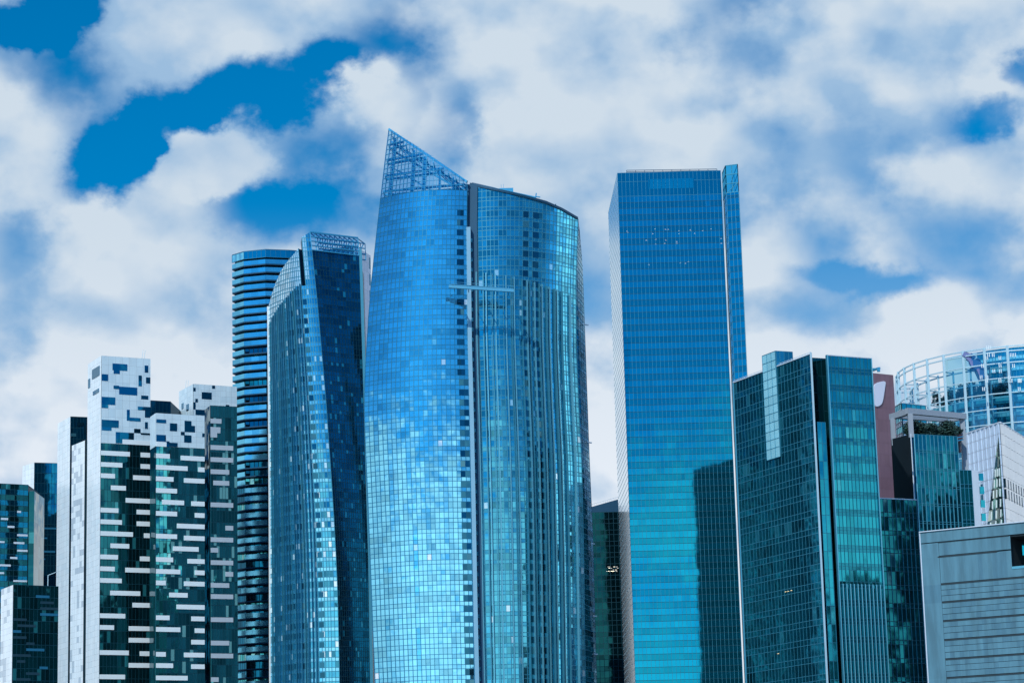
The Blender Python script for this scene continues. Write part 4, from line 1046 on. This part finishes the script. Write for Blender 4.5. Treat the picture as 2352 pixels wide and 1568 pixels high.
# ------------------------------------------------------------------ grey building bottom right
tT = thing('grey_building', 'plain grey metal-clad building with long dark slots, bottom right corner', 'building')
n = P(2112,1222,600); z = n.z; r = PZ(2352,1198,z); r = n+(r-n)*1.5
Wf = Wall(n, r); nn = Wf.n(.5,50)
t0, za = Wf.tz(*C6(1185,395)); _, zb = Wf.tz(*C6(1200,632))
bkv = Vector((24,40,0))
mb = MB(); mb.prism([n+Vector((.3,.5,0)), Wf.pos(t0,0)+Vector((0,.5,0)), Wf.pos(t0,0)+bkv, n+bkv], 0, z-.1)
mb.prism([Wf.pos(t0,0)+Vector((.02,.5,0)), r+Vector((0,.5,0)), r+bkv, Wf.pos(t0,0)+bkv+Vector((.02,0,0))], 0, zb-.1)
mb.prism([Wf.pos(t0,0)+Vector((.02,.5,0)), r+Vector((0,.5,0)), r+bkv, Wf.pos(t0,0)+bkv+Vector((.02,0,0))], za+.1, z-.1)
mb.prism([Wf.pos(t0,0)+Vector((3.02,9,0)), r+Vector((0,7,0)), r+bkv, Wf.pos(t0,0)+bkv+Vector((.02,0,0))], zb, za)
mb.build('core_wall', M['slot'], tT)
slots = [(605,1180,440,True),(605,1085,555,False),(630,1400,775,False),(640,1400,920,False),(650,1400,1070,False),(660,1400,1222,False),(665,1400,1377,False),(675,1400,1527,False),(680,1400,1680,False)]
edges = [z, Wf.tz(*C6(455,470))[1]]
zrow = [Wf.tz(*C6(x0, y))[1] for x0, _, y, _ in slots]
cut = [z]+zrow+[20]
wallm = MB(); SEED[0] += 60; u0 = SEED[0]
def strip(t_a, t_b, z_a, z_b, row, off=.0, cells=1):
    k = nn*off
    m_ = max(1, int((t_b-t_a)*cells))
    for i in range(m_):
        a, b_ = lerp(t_a, t_b, i/m_), lerp(t_a, t_b, (i+1)/m_)
        wallm.quad(Wf.pos(a,z_a)+k, Wf.pos(b_,z_a)+k, Wf.pos(b_,z_b)+k, Wf.pos(a,z_b)+k, [(u0+i+.01,row+.01),(u0+i+.97,row+.01),(u0+i+.97,row+.97),(u0+i+.01,row+.97)])
tl = Wf.tz(*C6(630,800))[0]
for k in range(len(cut)-1):
    ztp, zbt = cut[k], cut[k+1]
    tends = t0 if zbt > zb-.5 and ztp < za+.5 else 1.0
    zg_ = .22 if k < len(cut)-2 else 0
    sub = 3 if k > 2 else 1
    if k == 0: strip(0, 1, zbt+zg_, ztp, 0, cells=1)
    else:
        strip(0, tl, zbt, ztp, k*7+40, .0, 14)
        for s_ in range(sub):
            a_, b_ = lerp(ztp-.0, zbt+zg_, s_/sub), lerp(ztp, zbt+zg_, (s_+1)/sub)
            off_ = .06*(s_ % 2)-.03
            if a_ > zb+.3 and b_ < zb-.3:       # beside and below the deep window
                strip(tl+.0015, t0, zb, a_-.05, k*7+s_, off_, 34); strip(tl+.0015, 1.0, b_+.05, zb, k*7+s_, off_, 34)
            else: strip(tl+.0015, t0 if b_ > zb-.3 else 1.0, b_+.05, a_-.05, k*7+s_, off_, 34)
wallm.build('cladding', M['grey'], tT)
mb = MB()
for k, (x0, x1, y, thin) in enumerate(slots):
    t_a = Wf.tz(*C6(x0,y))[0]; t_b = min(Wf.tz(*C6(x1,y))[0], t0 if k < 2 else 1); zz = zrow[k]
    mb = MB(); mb.ribbon([Wf.pos(t_a,zz)-nn*.12, Wf.pos(t_b,zz)-nn*.12], [nn]*2, [up]*2, .1 if thin else .28, .22, .05); mb.build('slot', M['slot'], tT)
mb = MB(); mb.bar(n+nn*.1+up*.05, r+nn*.1+up*.05, .5, .2); mb.bar(Vector((n.x,n.y,10)), Vector((n.x,n.y,z)), .25); mb.build('edge_trim', M['trim'], tT)
wi = Wall(Wf.pos(t0,0)+Vector((3,8.6,0)), r+Vector((0,6.6,0)))
mb = MB(); mb.bar(Wf.pos(t0+.0,zb-.3), Wf.pos(1,zb-.3), .2, .6); mb.build('window_sill', M['fin'], tT)
mb = MB(); p = RP(2338,1270,wi.A,wi.B); mb.box(p+Vector((3,-1,1)), 5, .2, 3.2); mb.build('window_pane', M['blue'], tT)

# ------------------------------------------------------------------ neighbours out of the frame, seen mirrored in the glass
rnd = random.Random(17)
for k, (x, y, w, d, hgt) in enumerate([(440,490,40,46,114),(478,548,40,58,160),(350,398,40,90,170),(420,290,44,60,150),(546,341,40,70,205)]):
    tw = thing('neighbour_tower', 'dark tower standing out of the frame at right, seen only mirrored in glass', 'tower', 'towers mirrored in the glass')
    rt = R(-35); c = Vector((x, y, 0))
    mb = MB(); mb.box(c+Vector((0,0,hgt/2)), w, d, hgt, rt); mb.box(c+Vector((4,3,hgt+3)), w*.45, d*.4, 6, rt); mb.build('core_wall', M['body'], tw)
    for q in range(1, int(hgt/4)):
        if q > 12: 
            mb = MB(); mb.box(c+Vector((0,0,hgt-(q-12)*4)), w+.3, d+.3, 1.6, rt); mb.build('window_band', M['teal'], tw)
    for q in range(4):
        p = c+Vector((rnd.uniform(-.4,.4)*w, rnd.uniform(-.4,.4)*d, hgt+4)); foliage('roof_garden', p, 5, 5, 3.5+rnd.random()*4, 300, 1.0, M['leaf'], tw)
